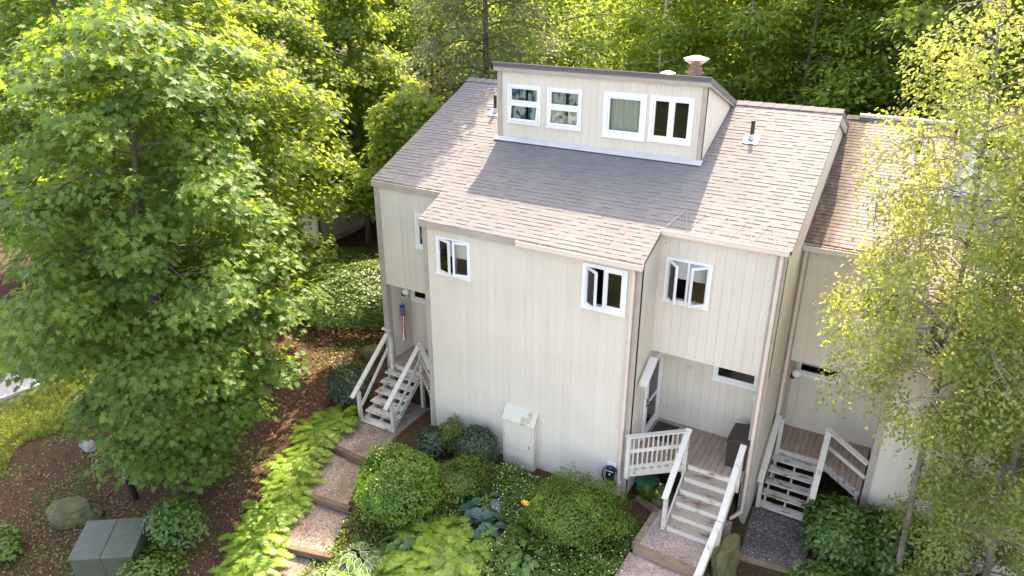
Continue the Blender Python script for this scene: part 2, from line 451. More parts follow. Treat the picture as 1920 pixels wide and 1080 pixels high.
timber('landscape_timber', (-2.2, -1.78), (-.72, -1.86), -.06, 'dark landscape timber step nearest the white porch stairs on gravel path')
timber('landscape_timber', (-1.58, -3.44), (-.08, -3.26), -.22, 'dark landscape timber step beside the round clipped boxwood')
timber('landscape_timber', (-.98, -4.88), (.5, -4.5), -.39, 'dark landscape timber step beside the white-edged hosta')
timber('landscape_timber', (-2.42, -.3), (-2.2, -1.7), -.02, 'dark landscape timber along gravel beside dark shrub at the porch stairs')

# right landing of the middle entrance and the paths below it
struct('gravel_path', slab_poly([(6.35, -.3), (6.35, -1.45), (7.75, -1.5), (7.75, -.2), (7.9, .3), (6.5, .3)], -.3, .15), M['gravel_pink'])
struct('gravel_path', slab_poly([(6.2, -1.5), (6.1, -4.5), (7.9, -4.5), (7.75, -1.5)], -.6, -.04), M['gravel_pink'])
timber('landscape_timber', (6.28, -1.45), (7.78, -1.5), .17, 'pale landscape timber across pink gravel below the brown-treaded stairs', 'timber_pale', .15, .2)
timber('landscape_timber', (6.33, -.25), (6.28, -1.4), .16, 'short pale landscape timber edging pink gravel beside the spreading shrub', 'timber_pale', .15, .2)
timber('landscape_timber', (5.75, .12), (6.4, -.15), .12, 'weathered landscape timber edging soil bed by the flower barrel', 'timber_pale', .13, .16)
struct('gravel_path', slab_poly([(8.1, 1.75), (8.2, .02), (9.5, .12), (9.5, 1.9)], -.8, -.42), M['gravel_grey'])
struct('gravel_path', slab_poly([(8.2, -.08), (8.2, -3), (9.6, -3), (9.5, .02)], -.9, -.58), M['gravel_grey'])
timber('landscape_timber', (8.2, -.02), (9.55, .08), -.40, 'pale landscape timber across dark grey gravel beside the mossy boulder', 'timber_pale', .13, .18)
timber('landscape_timber', (8.12, 1.78), (9.35, 1.88), -.40, 'dark landscape timber under the open-riser stairs of the right townhouse', 'timber', .13, .12)
# walkway slabs at right, driveway at left
for k, (x0, x1, y0, y1) in enumerate([(12.75, 14.2, 2.2, 3.3), (12.85, 14.3, 1.1, 2.16), (12.95, 14.4, -.1, 1.06)]):
    m = MB(); m.box(x0, x1, y0, y1, -.8, -.38); o = struct('walkway_slab', m, M['slab'], bevel=.015)
m = MB(); m.hexa([(-40, -6.2, -.8), (-12.6, -6.2, -.8), (-11.9, -2.4, -.8), (-40, -1.4, -.8), (-40, -6.2, -.33), (-12.6, -6.2, -.33), (-11.9, -2.4, -.33), (-40, -1.4, -.33)])
struct('driveway', m, M['concrete'])
m = MB(); m.box(-60, 60, -34, -17, -4, -1.55); struct('parking_court', m, M['pavement'])

# ------------------------------------------------------------------ townhouses
W, L, R = 5.48, 2.22, 2.57
yL, yR = .96, 1.03
S = .4123; ZE = 6.0; YR = 5.595; ZR = ZE + S * YR
yd, ZDT, XD0, XD1 = 3.12, 9.16, .24, 5.56
SB = (ZDT - ZR) / (YR - yd)                 # rear slope, running on over the ridge to the clerestory front
YB = 11.0
ZO = 3.47; DECK = 1.08
PYL, PYR = 1.97, 2.03
rz = lambda y: ZE + S * y
rzb = lambda y: ZR - SB * (y - YR)

def cells(u0, u1, holes, zb, zt):
    br = sorted({u0, u1, *[min(max(h[i], u0), u1) for h in holes for i in (0, 1)]})
    out = []
    for a, b in zip(br, br[1:]):
        if b - a < 1e-4: continue
        mid = (a + b) / 2
        hs = sorted([(h[2], h[3]) for h in holes if h[0] < mid < h[1]])
        lo = (zb(a), zb(b))
        for z0, z1 in hs:
            if z0 > max(lo): out.append((a, b, lo, (z0, z0)))
            lo = (z1, z1)
        if min(zt(a), zt(b)) > min(lo): out.append((a, b, lo, (zt(a), zt(b))))
    return out

def siding(root, P0, U, width, zb, zt, holes=(), pitch=.2, mat='siding', boards=True, name='wall', start=0.0, gap=.0017):
    """A wall of sheathing with separate vertical siding boards; the outer face of the boards is the plane through P0 along U."""
    if not callable(zb): zbv = zb; zb = lambda u: zbv
    if not callable(zt): ztv = zt; zt = lambda u: ztv
    U = Vector((U[0], U[1], 0)); N = Vector((U.y, -U.x, 0)); P = Vector((P0[0], P0[1], 0))
    def hx(mb, c, d0, d1):
        a, b, lo, hi = c
        q = lambda u, d, z: tuple(P + U * u + N * d + Vector((0, 0, z)))
        mb.hexa([q(a, d1, lo[0]), q(b, d1, lo[1]), q(b, d0, lo[1]), q(a, d0, lo[0]), q(a, d1, hi[0]), q(b, d1, hi[1]), q(b, d0, hi[1]), q(a, d0, hi[0])])
    m = MB()
    for c in cells(0, width, holes, zb, zt): hx(m, c, -.12, -.012 if boards else 0)
    wall = m.build(name, M[mat], root)
    if boards:
        u = start
        while u < width - .01:
            a, b = max(u, 0) + (gap if u > 0 else 0), min(u + pitch, width) - gap
            cs = cells(a, b, holes, zb, zt); br = {c[0] for c in cs}
            whole = any(sum(1 for c in cs if c[0] == q) == 1 and not any(h[0] < q + 1e-3 < h[1] for h in holes) for q in br)
            groups = [cs] if whole else [[c for c in cs if (c[2][0] == zb(c[0])) == w_] for w_ in (True, False)]
            for gcs in groups:
                mm = MB()
                for c in gcs: hx(mm, c, -.0115, 0)
                if mm.v: mm.build('siding_board', M[mat], wall)
            u += pitch
    return wall

def rot_about(pts, c, ang):
    ca, sa = math.cos(ang), math.sin(ang)
    return [(c[0] + (x - c[0]) * ca - (y - c[1]) * sa, c[1] + (x - c[0]) * sa + (y - c[1]) * ca, z) for x, y, z in pts]

def window(root, x0, x1, z0, z1, y, kind, cas=.07, ang=(0, 0), blind=None, curtain=None):
    """White window in a wall facing -y whose outer face is at y."""
    m = MB()
    fr = lambda mb, a, b, c, d, w, ya, yb: (mb.box(a, a + w, ya, yb, c, d), mb.box(b - w, b, ya, yb, c, d), mb.box(a + w, b - w, ya, yb, c, c + w), mb.box(a + w, b - w, ya, yb, d - w, d))
    fr(m, x0, x1, z0, z1, cas, y - .03, y + .09)
    ix0, ix1, iz0, iz1 = x0 + cas, x1 - cas, z0 + cas, z1 - cas
    if kind in ('casement', 'awning_pair'):
        pass
    if kind == 'casement': m.box((ix0 + ix1) / 2 - .025, (ix0 + ix1) / 2 + .025, y - .015, y + .085, iz0, iz1)
    if kind == 'awning': m.box(ix0, ix1, y - .015, y + .085, (iz0 + iz1) / 2 - .01, (iz0 + iz1) / 2 + .04)
    m.box(x0 - .02, x1 + .02, y - .045, y - .031, z0 - .025, z0 + .02)
    w = m.build('window', M['white'], root)
    def sash(a, b, c, d, hinge=None, an=0, tilt=0):
        s, g = MB(), MB(); e = .045
        fr(s, a, b, c, d, e, y - .012, y + .035); g.box(a + e, b - e, y + .008, y + .014, c + e, d - e)
        for mb in (s, g):
            if an: mb.v = rot_about(mb.v, (hinge, y), an)
            if tilt:
                ct, st = math.cos(tilt), math.sin(tilt)
                mb.v = [(px, y + (py - y) * ct + (pz - d) * st, d + (pz - d) * ct - (py - y) * st) for px, py, pz in mb.v]
        s.build('sash', M['white'], w); g.build('pane', M['glass'], w)
    if kind == 'casement':
        xm = (ix0 + ix1) / 2
        sash(ix0 + .004, xm - .027, iz0 + .004, iz1 - .004, ix0, -ang[0]); sash(xm + .027, ix1 - .004, iz0 + .004, iz1 - .004, ix1, ang[1])
    elif kind == 'awning':
        zm = (iz0 + iz1) / 2
        sash(ix0 + .004, ix1 - .004, zm + .042, iz1 - .004); sash(ix0 + .004, ix1 - .004, iz0 + .004, zm - .014, tilt=ang[0])
    else: sash(ix0 + .004, ix1 - .004, iz0 + .004, iz1 - .004)
    if blind:
        b = MB(); b.box(ix0, ix1, y + .11, y + .118, iz0 + (iz1 - iz0) * blind, iz1); b.build('blind', M['blind'], w)
    if curtain:
        c = MB(); n = 70; parts = [(ix0, ix0 + (ix1 - ix0) * .47), (ix0 + (ix1 - ix0) * .56, ix1)] if curtain == 'curtain_floral' else [(ix0, ix0 + (ix1 - ix0) * .9)]
        for a, b in parts:
            o = len(c.v)
            for k in range(n + 1):
                xx = a + (b - a) * k / n; yy = y + .115 + .02 * math.sin(k * .95) + .01 * math.sin(k * .37)
                c.v += [(xx, yy, iz0 - .05), (xx, yy, iz1 + .02)]
            for k in range(n): c.f.append((o + 2 * k, o + 2 * k + 2, o + 2 * k + 3, o + 2 * k + 1)); c.t.append(.5)
        c.build('curtain', M[curtain], w, smooth=True)
    return w

SH_CACHE = {}
def shingles(root, roof, off, rects, y0, y1, zf, slope, cut, mat, style, seed):
    """Every shingle of a roof plane as a wedge; the 300 that show largest are parts, the rest one joined part."""
    r = random.Random(seed); e = .124; k = math.sqrt(1 + slope * slope); dy = e / k
    tabs = []; j = 0; y = y0
    while y < y1 - .02:
        ym = y + dy / 2
        iv = sorted((a, b) for a, b, c, d in rects if c - .02 <= ym <= d)
        mg = []
        for a, b in iv:
            if mg and a <= mg[-1][1] + .01: mg[-1] = (mg[-1][0], max(b, mg[-1][1]))
            else: mg.append((a, b))
        if cut and ym > cut[2]:
            mg = [q for a, b in mg for q in ((a, min(b, cut[0])), (max(a, cut[1]), b)) if q[1] - q[0] > .02]
        for a, b in mg:
            x = a
            first = True
            while x < b - 1e-3:
                if style == 'arch': wd = r.choice((.10, .14, .18, .25)); th = r.choice((.004, .012))
                else: wd = .30; th = .010
                full = True
                if first:
                    wd = wd * r.uniform(.3, 1) if style == 'arch' else (.15 if j % 2 else .30); full = False; first = False
                if x + wd > b - .05: wd = b - x; full = False
                tabs.append((x, y, wd, th, r.randrange(4), full)); x += wd
        y += dy; j += 1
    def add(mb, x, yy, wd, th, ti, gap):
        ln = (e * 1.25) / k; lip = .004 if style == 'arch' else .004
        z = lambda q: zf(q)
        x0, x1 = x + gap, x + wd - gap
        mb.hexa([(x0, yy, z(yy)), (x1, yy, z(yy)), (x1, yy + ln, z(yy + ln)), (x0, yy + ln, z(yy + ln)),
                 (x0, yy, z(yy) + th + lip), (x1, yy, z(yy) + th + lip), (x1, yy + ln, z(yy + ln) + .002), (x0, yy + ln, z(yy + ln) + .002)], ti)
    gap = .001 if style == 'arch' else .005
    tv = [.12, .38, .64, .92]
    order = sorted([t for t in tabs if t[5]], key=lambda t: (Vector((t[0], t[1], zf(t[1]))) + Vector(off) - CAM).length)
    if style != 'arch': order = [t for t in order if t[0] + off[0] < 12.4]
    single = set(order[:300])
    for t in order[:300]:
        key = (style, t[2], t[3], t[4], slope)
        if key not in SH_CACHE:
            q = MB(); z0 = zf(0.0)
            zz = zf; zf0 = zf
            def zl(v, s=slope): return s * v
            ln = (e * 1.25) / k; x0, x1 = gap, t[2] - gap
            q.hexa([(x0, 0, 0), (x1, 0, 0), (x1, ln, zl(ln)), (x0, ln, zl(ln)), (x0, 0, t[3] + .004), (x1, 0, t[3] + .004), (x1, ln, zl(ln) + .002), (x0, ln, zl(ln) + .002)], tv[t[4]])
            SH_CACHE[key] = q.mesh('shingle', M[mat])
        link('shingle', SH_CACHE[key], roof, (t[0], t[1], zf(t[1])))
    m = MB()
    for t in tabs:
        if t not in single: add(m, t[0], t[1], t[2], t[3], tv[t[4]], gap)
    o = m.build('shingle_field', M[mat], roof); o['kind'] = 'stuff'

def gutter(root, x0, x1, y, z, mat='gutter', debris=False):
    m = MB(); w, h = .12, .11
    m.box(x0, x1, y - w, y - w + .008, z - h + .02, z + .012); m.box(x0, x1, y - w + .008, y, z - h, z - h + .02)
    m.box(x0, x0 + .008, y - w + .008, y, z - h + .02, z); m.box(x1 - .008, x1, y - w + .008, y, z - h + .02, z)
    m.box(x0, x1, y - w - .012, y - w, z - .012, z + .014)
    g = m.build('gutter', M[mat], root)
    d = MB(); d.box(x0 + .01, x1 - .01, y - w + .01, y - .004, z - h + .021, z - .035); d.build('gutter_fill', M['gutter_dark'], g)  # dark fill along the inside of the trough
    if debris:
        d = MB(); r = random.Random(3)
        for k in range(160):
            xx = x0 + (x1 - x0) * r.random(); a = r.uniform(0, 6.3); ll = r.uniform(.04, .16)
            d.bar((xx, y - .06 + r.uniform(-.05, .05), z - .03 + r.uniform(0, .03)), (xx + ll * math.cos(a), y - .06 + ll * .4 * math.sin(a), z - .02 + r.uniform(0, .06)), .012, .006)
        o = d.build('gutter_debris', M['litter'], g); o['kind'] = 'stuff'
    return g

def pipe_vent(root, x, y, h, zf):
    m = MB(); m.tube([(x, y, zf(y) - .05), (x, y, zf(y) + h)], .045, 10); p = m.build('vent_pipe', M['pipe'], root, smooth=False)
    f = MB(); f.hexa([(x - .17, y - .18, zf(y - .18) + .026), (x + .17, y - .18, zf(y - .18) + .026), (x + .17, y + .15, zf(y + .15) + .026), (x - .17, y + .15, zf(y + .15) + .026),
                      (x - .16, y - .17, zf(y - .17) + .034), (x + .16, y - .17, zf(y - .17) + .034), (x + .16, y + .14, zf(y + .14) + .034), (x - .16, y + .14, zf(y + .14) + .034)])
    f.lathe([(.10, 0), (.055, .10), (.05, .12)], (x, y, zf(y) + .02), 12); f.build('pipe_flashing', M['flash'], p)

def townhouse(off, label, full=True, shingle='shingle', style='arch', zg=-.6, seed=1, curtains=True):
    root = thing('townhouse', label, 'house', off)
    XR = W + R if full else W + .1
    yRr = yR if full else 0.0
    # --- front walls
    bay_holes = [(.38, 1.34, 4.68, 5.62), (4.17, 5.19, 4.69, 5.72)]
    siding(root, (0, 0), (1, 0), W, zg, rz(0) - .02, bay_holes, gap=.0009)
    lw = (-.95 + L, -.95 + L + 1.0, 4.75, 5.68)
    siding(root, (-L, yL), (1, 0), L, ZO, rz(yL) - .03, [lw])
    siding(root, (0, PYL), (0, -1), PYL - .002, zg, lambda u: rz(PYL - u) - .05)                        # bay side towards the left porch
    lt = (.20, 1.24, 2.62, 3.05)
    siding(root, (-L + .14, PYL), (1, 0), L - .14, zg, ZO + .1, [(lt[0] - .14, lt[1] - .14, lt[2], lt[3])])           # left porch back wall
    siding(root, (-L + .14, yL + .16), (0, 1), PYL - yL - .16, zg, ZO + .1)                                  # inner face of the left fin, facing +x
    m = MB(); m.box(-L, -L + .118, yL + .02, YB, zg, ZO); m.hexa([(-L, yL + .125, ZO), (-L + .1, yL + .125, ZO), (-L + .1, YB, ZO), (-L, YB, ZO), (-L, yL + .125, rz(yL) - .1), (-L + .1, yL + .125, rz(yL) - .1), (-L + .1, YB, rzb(YB) - .1), (-L, YB, rzb(YB) - .1)])
    m.hexa([(-L, yL + .13, rz(yL) - .101), (-L + .1, yL + .13, rz(yL) - .101), (-L + .1, YB, rzb(YB) - .101), (-L, YB, rzb(YB) - .101), (-L, YR, ZR - .12), (-L + .1, YR, ZR - .12), (-L + .1, YR + .02, ZR - .12), (-L, YR + .02, ZR - .12)])
    m.build('gable_wall', M['siding'], root)
    m = MB(); m.box(-L + .1, -.125, yL + .14, PYL + .1, ZO + .02, ZO + .1); m.build('porch_soffit', M['siding'], root)
    if full:
        rw = (.16, 1.16, 4.77, 5.78)
        siding(root, (W, yR), (1, 0), R, ZO, rz(yR) - .03, [rw])
        door_hole = (.86, 1.97, DECK, 3.16)
        siding(root, (W, .002), (0, 1), PYR, zg, lambda u: rz(u) - .05, [door_hole])                    # bay side towards the right porch
        rt = (1.22, 2.25, 2.58, 3.15)
        siding(root, (W + .001, PYR), (1, 0), R - .132, zg, ZO + .1, [rt])
        m = MB(); m.box(W + .002, XR - .13, yR + .13, PYR + .1, ZO + .02, ZO + .1); m.build('porch_soffit', M['siding'], root)
        # right gable wall facing +x
        siding(root, (XR, yR + .005), (0, 1), YB - yR, zg - .3, lambda u: min(rz(u + yR), rzb(u + yR)) - .10, pitch=.25)
        m = MB(); m.box(XR - .13, XR - .122, yR + .02, PYR, zg, ZO); m.build('fin_lining', M['siding'], root)
        m = MB(); m.box(XR - .20, XR - .002, yR - .022, yR - .001, zg - .2, rz(yR) - .12); m.build('corner_trim', M['trim'], root)
    else:
        siding(root, (XR, .005), (0, 1), YB, zg, lambda u: min(rz(u), rzb(u)) - .10, boards=False)
    # back wall, upper floor, so that the rooms are closed and dark
    m = MB(); m.box(-L, XR, YB - .1, YB, zg, rzb(YB) - .02); m.build('back_wall', M['siding'], root)
    m = MB(); m.box(-L + .12, XR - .13, PYR + .11, YB - .11, 3.5, 3.6); m.box(.13, W - .13, .13, PYR + .1, 3.5, 3.6)
    m.box(-L + .12, XR - .13, 5.0, 5.1, 3.61, 6.3); m.build('inner_floor', M['inner'], root)
    # --- corner trims
    m = MB(); m.box(-.012, .115, -.024, -.001, zg, rz(0) - .17); m.build('corner_trim', M['trim'], root)
    m = MB(); m.box(-L - .012, -L + .155, yL - .024, yL - .001, zg, rz(yL) - .19); m.box(-L + .02, -L + .155, yL, yL + .155, zg, ZO); m.build('corner_trim', M['trim'], root)
    m = MB(); m.box(W - .12, W + .012, -.022, -.001, zg, rz(0) - .12); m.build('corner_trim', M['trim'], root)
    # --- clerestory dormer
    dw = XD1 - XD0
    wins = [(.29, 1.22, 7.76, 8.70), (1.41, 2.34, 7.75, 8.70), (2.90, 3.97, 7.68, 8.73), (4.05, 5.07, 7.70, 8.73)]
    siding(root, (XD0, yd), (1, 0), dw, rz(yd) + .02, ZDT - .03, wins, start=-.05)
    siding(root, (XD1, yd + .005), (0, 1), YR - yd - .05, lambda u: rz(yd + u) + .0, lambda u: rzb(yd + u) - .04, pitch=.2)
    siding(root, (XD0, YR), (0, -1), YR - yd - .003, lambda u: rz(YR - u), lambda u: rzb(YR - u) - .04, boards=False)
    for a, b in ((XD0 - .012, XD0 + .115), (XD1 - .10, XD1 + .012)):
        m = MB(); m.box(a, b, yd - .024, yd - .001, rz(yd) + .03, ZDT - .16); m.build('corner_trim', M['trim'], root)
    m = MB(); m.hexa([(XD0 - .1, yd - .11, rz(yd - .11) + .035), (XD1 + .06, yd - .11, rz(yd - .11) + .035), (XD1 + .06, yd - .004, rz(yd) + .03), (XD0 - .1, yd - .004, rz(yd) + .03),
                      (XD0 - .1, yd - .11, rz(yd - .11) + .05), (XD1 + .06, yd - .11, rz(yd - .11) + .05), (XD1 + .06, yd - .004, rz(yd) + .10), (XD0 - .1, yd - .004, rz(yd) + .10)])
    m.build('flashing', M['flash'], root)
    if not full: m.name = 'x'
    for k, (a, b, c, d) in enumerate(wins):
        window(root, XD0 + a, XD0 + b, c, d, yd, ('awning', 'awning', 'fixed', 'casement')[k], (.055, .055, .11, .075)[k], ang=((.20, 0), (.13, 0), (0, 0), (0, 0))[k], curtain=('curtain_floral', 'curtain_floral', 'curtain_green', None)[k] if curtains else None)
    # --- front windows
    window(root, .38, 1.34, 4.68, 5.62, 0, 'casement', .045, (.30, .22), blind=.45)
    window(root, 4.17, 5.19, 4.69, 5.72, 0, 'casement', .085, (.62, 0))
    window(root, -.95, .05 - .06, 4.75, 5.68, yL, 'fixed', .06)
    window(root, -L + lt[0], -L + lt[1], lt[2], lt[3], PYL, 'fixed', .055, blind=.5)
    if full:
        window(root, W + rw[0], W + rw[1], rw[2], rw[3], yR, 'casement', .06, (.85, .75), blind=.5)
        window(root, W + rt[0], W + rt[1], rt[2], rt[3], PYR, 'fixed', .055)
        # storm door on the bay's side wall, facing +x
        m = MB()
        for a, b, c, d in ((.86, .94, DECK, 3.16), (1.89, 1.97, DECK, 3.16), (.94, 1.89, 3.08, 3.16)): m.box(W - .06, W + .03, a, b, c, d)
        dr = m.build('door', M['white'], root)
        m = MB()
        for a, b, c, d in ((.95, 1.07, DECK + .03, 3.07), (1.76, 1.88, DECK + .03, 3.07), (1.07, 1.76, 2.95, 3.07), (1.07, 1.76, DECK + .03, DECK + .28), (1.07, 1.76, 1.98, 2.05)): m.box(W - .02, W + .015, a, b, c, d)
        m.build('storm_door_frame', M['white'], dr)
        m = MB(); m.box(W - .004, W + .002, 1.07, 1.76, DECK + .28, 1.98); m.box(W - .004, W + .002, 1.07, 1.76, 2.05, 2.95); m.build('pane', M['glass'], dr)
        m = MB(); m.box(W - .10, W - .09, .95, 1.88, DECK, 3.08); m.build('inner_door', M['blind'], dr)
        m = MB(); m.tube([(W + .02, 1.0, 2.02), (W + .07, 1.0, 2.02), (W + .07, 1.0, 2.14), (W + .02, 1.0, 2.14)], .014, 6); m.box(W + .015, W + .03, .975, 1.025, 1.98, 2.18); m.build('handle', M['black'], dr)
        # small sloping hood beside the door
        m = MB(); m.bar((W + .16, .14, 3.02), (W + .16, .80, 3.42), .19, .035, up=(0, -.5, 1)); m.build('door_hood', M['rail'], root)
        # vent plate by the door
        m = MB(); m.box(W + .60, W + .74, PYR - .03, PYR - .001, 2.64, 2.73); m.box(W + .615, W + .725, PYR - .05, PYR - .03, 2.655, 2.70); m.build('wall_vent', M['siding'], root)
    else:
        m = MB(); m.box(-.26 - .0, -.12, PYL - .03, PYL - .001, 2.60, 2.66); m.build('wall_vent', M['flash'], root)
    # --- roof: deck, fascia, shingles
    rects = [(-L - .05, .02, yL - .06, YR), (-.06, W + .05, -.09, YR)] + ([(W, XR + .07, yR - .06, YR)] if full else [])
    m = MB()
    def deck(x0, x1, y0, y1, top=-.004, th=.10):
        m.hexa([(x0, y0, rz(y0) + top - th), (x1, y0, rz(y0) + top - th), (x1, y1, rz(y1) + top - th), (x0, y1, rz(y1) + top - th), (x0, y0, rz(y0) + top), (x1, y0, rz(y0) + top), (x1, y1, rz(y1) + top), (x0, y1, rz(y1) + top)])
    x1 = XR + .06 if full else W + .05
    deck(-L - .04, XD0 + .1, yL - .05, YR); deck(XD0 + .1, XD1 - .1, yL - .05, yd + .1); deck(XD1 - .1, x1, yL - .0 if full else yL, YR)
    deck(-.05, W + .04, -.08, yL - .051)
    roof = m.build('roof', M['roofdeck'], root)
    shingles(root, roof, off, rects, -.10, YR - .03, rz, S, (XD0 - .01, XD1 + .02, yd - .10), shingle, style, seed)
    # rear slope with the clerestory roof
    m = MB()
    def bdeck(x0, x1, y0, y1, top=.03, th=.13):
        m.hexa([(x0, y0, rzb(y0) + top - th), (x1, y0, rzb(y0) + top - th), (x1, y1, rzb(y1) + top - th), (x0, y1, rzb(y1) + top - th), (x0, y0, rzb(y0) + top), (x1, y0, rzb(y0) + top), (x1, y1, rzb(y1) + top), (x0, y1, rzb(y1) + top)])
    bdeck(-L - .05, XD0 - .09, YR, YB + .3); bdeck(XD1 + .09, x1, YR, YB + .3); bdeck(XD0 - .088, XD1 + .088, yd - .10, YB + .3)
    m.build('rear_roof', M[shingle], root)
    # clerestory fascia and rakes
    m = MB(); m.box(XD0 - .08, XD1 + .08, yd - .096, yd - .002, ZDT - .155, ZDT - .02); m.build('fascia', M['trim'], root)
    m = MB(); m.box(XD0 - .095, XD1 + .095, yd - .125, yd - .098, ZDT - .01, ZDT + .055); m.build('drip_edge', M['gutter_dark'], root)
    for xx in (XD1 + .03, XD0 - .075):
        m = MB(); m.hexa([(xx, yd - .002, rzb(yd) - .16), (xx + .045, yd - .002, rzb(yd) - .16), (xx + .045, YR + .1, rzb(YR + .1) - .14), (xx, YR + .1, rzb(YR + .1) - .14), (xx, yd - .002, rzb(yd) - .102), (xx + .045, yd - .002, rzb(yd) - .102), (xx + .045, YR + .1, rzb(YR + .1) - .102), (xx, YR + .1, rzb(YR + .1) - .102)])
        m.build('rake_trim', M['trim'], root)
    # ridge cap
    for a, b in ((-L - .05, XD0 - .1), (XD1 + .1, x1)):
        xx = a
        while xx < b - .05:
            xe = min(xx + .3, b); m = MB(); pr = []
            for q, t0, t1 in ((xx, .034, .016), (xe, .046, .016)):
                pr += [(q, YR - .15, rz(YR - .15) + t1), (q, YR, ZR + .03), (q, YR + .16, rzb(YR + .16) + .034), (q, YR + .16, rzb(YR + .16) + .034 + t0 - .014), (q, YR, ZR + .03 + t0 - .012), (q, YR - .15, rz(YR - .15) + t0)]
            m.add(pr, [(0, 1, 4, 5), (1, 2, 3, 4), (11, 10, 7, 6), (10, 9, 8, 7)] + [(k, k + 6, (k + 1) % 6 + 6, (k + 1) % 6) for k in range(6)], rnd.choice((.2, .5, .8)))
            m.build('ridge_shingle', M[shingle], roof); xx += .3
    # fascias
    m = MB(); m.box(-L - .04, -.056, yL - .075, yL - .051, rz(yL) - .19, rz(yL) - .03); m.build('fascia', M['trim'], root)
    m = MB(); m.box(-.05, W + .04, -.105, -.081, rz(0) - .20, rz(0) - .045); m.build('fascia', M['trim'], root)
    m = MB(); m.hexa([(-.062, -.07, rz(-.07) - .18), (-.052, -.07, rz(-.07) - .18), (-.052, yL - .08, rz(yL - .08) - .18), (-.062, yL - .08, rz(yL - .08) - .18), (-.062, -.07, rz(-.07) - .01), (-.052, -.07, rz(-.07) - .01), (-.052, yL - .08, rz(yL - .08) - .01), (-.062, yL - .08, rz(yL - .08) - .01)]); m.build('rake_trim', M['trim'], root)
    if full:
        gutter(root, 2.65, W + .06, -.107, rz(0) - .045)
        gutter(root, W + .03, XR + .03, yR - .052, rz(yR) - .03)
        m = MB(); xx = W - .15
        m.tube([(xx, -.14, 5.86), (xx, -.10, 5.76), (xx, -.075, 5.66), (xx, -.075, .1)], .042, 8); m.build('downspout', M['gutter'], root)
        m = MB(); xx = XR - .10
        m.tube([(xx, yR - .10, 6.33), (xx, yR - .065, 6.2), (xx, yR - .065, .12), (xx, yR - .10, -.02), (xx - .12, yR - .32, -.06), (xx - .35, yR - .62, -.10)], .042, 8); m.build('downspout', M['gutter'], root)
        # rake board along the right gable
        m = MB(); m.hexa([(XR + .012, yR - .05, rz(yR - .05) - .12), (XR + .05, yR - .05, rz(yR - .05) - .12), (XR + .05, YR, ZR - .12), (XR + .012, YR, ZR - .12), (XR + .012, yR - .05, rz(yR - .05) - .105), (XR + .05, yR - .05, rz(yR - .05) - .105), (XR + .05, YR, ZR - .105), (XR + .012, YR, ZR - .105)])
        m.build('rake_trim', M['siding'], root)
        m = MB(); m.hexa([(XR + .01, YR - .02, ZR - .30), (XR + .055, YR - .02, ZR - .30), (XR + .055, YB, rzb(YB) - .30), (XR + .01, YB, rzb(YB) - .30), (XR + .01, YR - .02, ZR - .103), (XR + .055, YR - .02, ZR - .103), (XR + .055, YB, rzb(YB) - .103), (XR + .01, YB, rzb(YB) - .103)])
        m.build('rake_trim', M['trim'], root)
        # heat cable zigzag over the right gutter
        m = MB(); pts = []; xx = W + .1; k = 0
        while xx < XR - .1:
            yy = yR - .04 if k % 2 == 0 else yR + .55
            pts.append((xx, yy, rz(yy) + .036)); xx += .22; k += 1
        m.tube(pts, .006, 5); m.build('heat_cable', M['steel'], roof)
        pipe_vent(root, 6.4, 4.18, .45, rz)
        # flue and small roof vent behind the clerestory
        m = MB(); fx, fy = 4.84, 4.5; zb = rzb(fy)
        m.lathe([(.16, -.1), (.16, .36), (.19, .37), (.19, .42), (.16, .43), (.16, .50), (.13, .52), (.13, .60)], (fx, fy, zb), 18); fl = m.build('flue', M['rust'], root)
        m = MB(); m.lathe([(.14, .60), (.24, .66), (.30, .71), (.30, .73), (.10, .79), (.02, .80)], (fx, fy, zb), 18); m.build('flue_cap', M['steel'], fl)
        m = MB(); m.lathe([(.08, -.05), (.08, .30), (.19, .33), (.19, .36), (.05, .41)], (4.18, 4.5, zb), 14); m.build('roof_vent', M['steel'], root)
        # meter cupboard on the bay front
        m = MB(); m.hexa([(2.30, -.20, -.4), (3.16, -.20, -.4), (3.16, -.001, -.4), (2.30, -.001, -.4), (2.30, -.20, 1.30), (3.16, -.20, 1.30), (3.16, -.001, 1.58), (2.30, -.001, 1.58)]); mc = m.build('meter_cupboard', M['siding'], root)
        m = MB(); m.box(2.36, 3.10, -.215, -.201, -.35, .52); m.box(2.36, 3.10, -.215, -.201, .53, 1.26); m.build('cupboard_door', M['siding'], mc)
        m = MB(); m.hexa([(2.28, -.24, 1.28), (3.18, -.24, 1.28), (3.18, -.002, 1.585), (2.28, -.002, 1.585), (2.28, -.24, 1.30), (3.18, -.24, 1.30), (3.18, -.002, 1.615), (2.28, -.002, 1.615)]); m.build('cupboard_lid', M['moss_paint'], mc)
        m = MB(); m.box(2.345, 2.36, -.218, -.2155, .2, .3); m.box(2.345, 2.36, -.218, -.2155, .8, .9); m.box(3.03, 3.06, -.222, -.2155, .62, .72); m.build('hinge', M['steel'], mc)
        # hose tap
        m = MB(); m.tube([(.48, -.001, .25), (.48, -.09, .25), (.48, -.10, .20)], .014, 6); m.lathe([(.035, 0), (.035, .015)], (.48, -.07, .275), 8); m.build('hose_tap', M['flash'], root)
        # kitchen vent specks on the right bay wall
        m = MB(); m.box(W + .10, W + .13, yR - .012, yR - .001, 6.05, 6.08); m.build('wall_vent', M['trim'], root)
    else:
        gutter(root, -L + .02, -.08, yL - .077, rz(yL) - .05, 'flash', True)
        m = MB(); m.tube([(-L + .10, yL - .11, rz(yL) - .13), (-L + .08, yL - .07, rz(yL) - .35), (-L + .08, yL - .07, -.1)], .042, 8); m.build('downspout', M['gutter'], root)
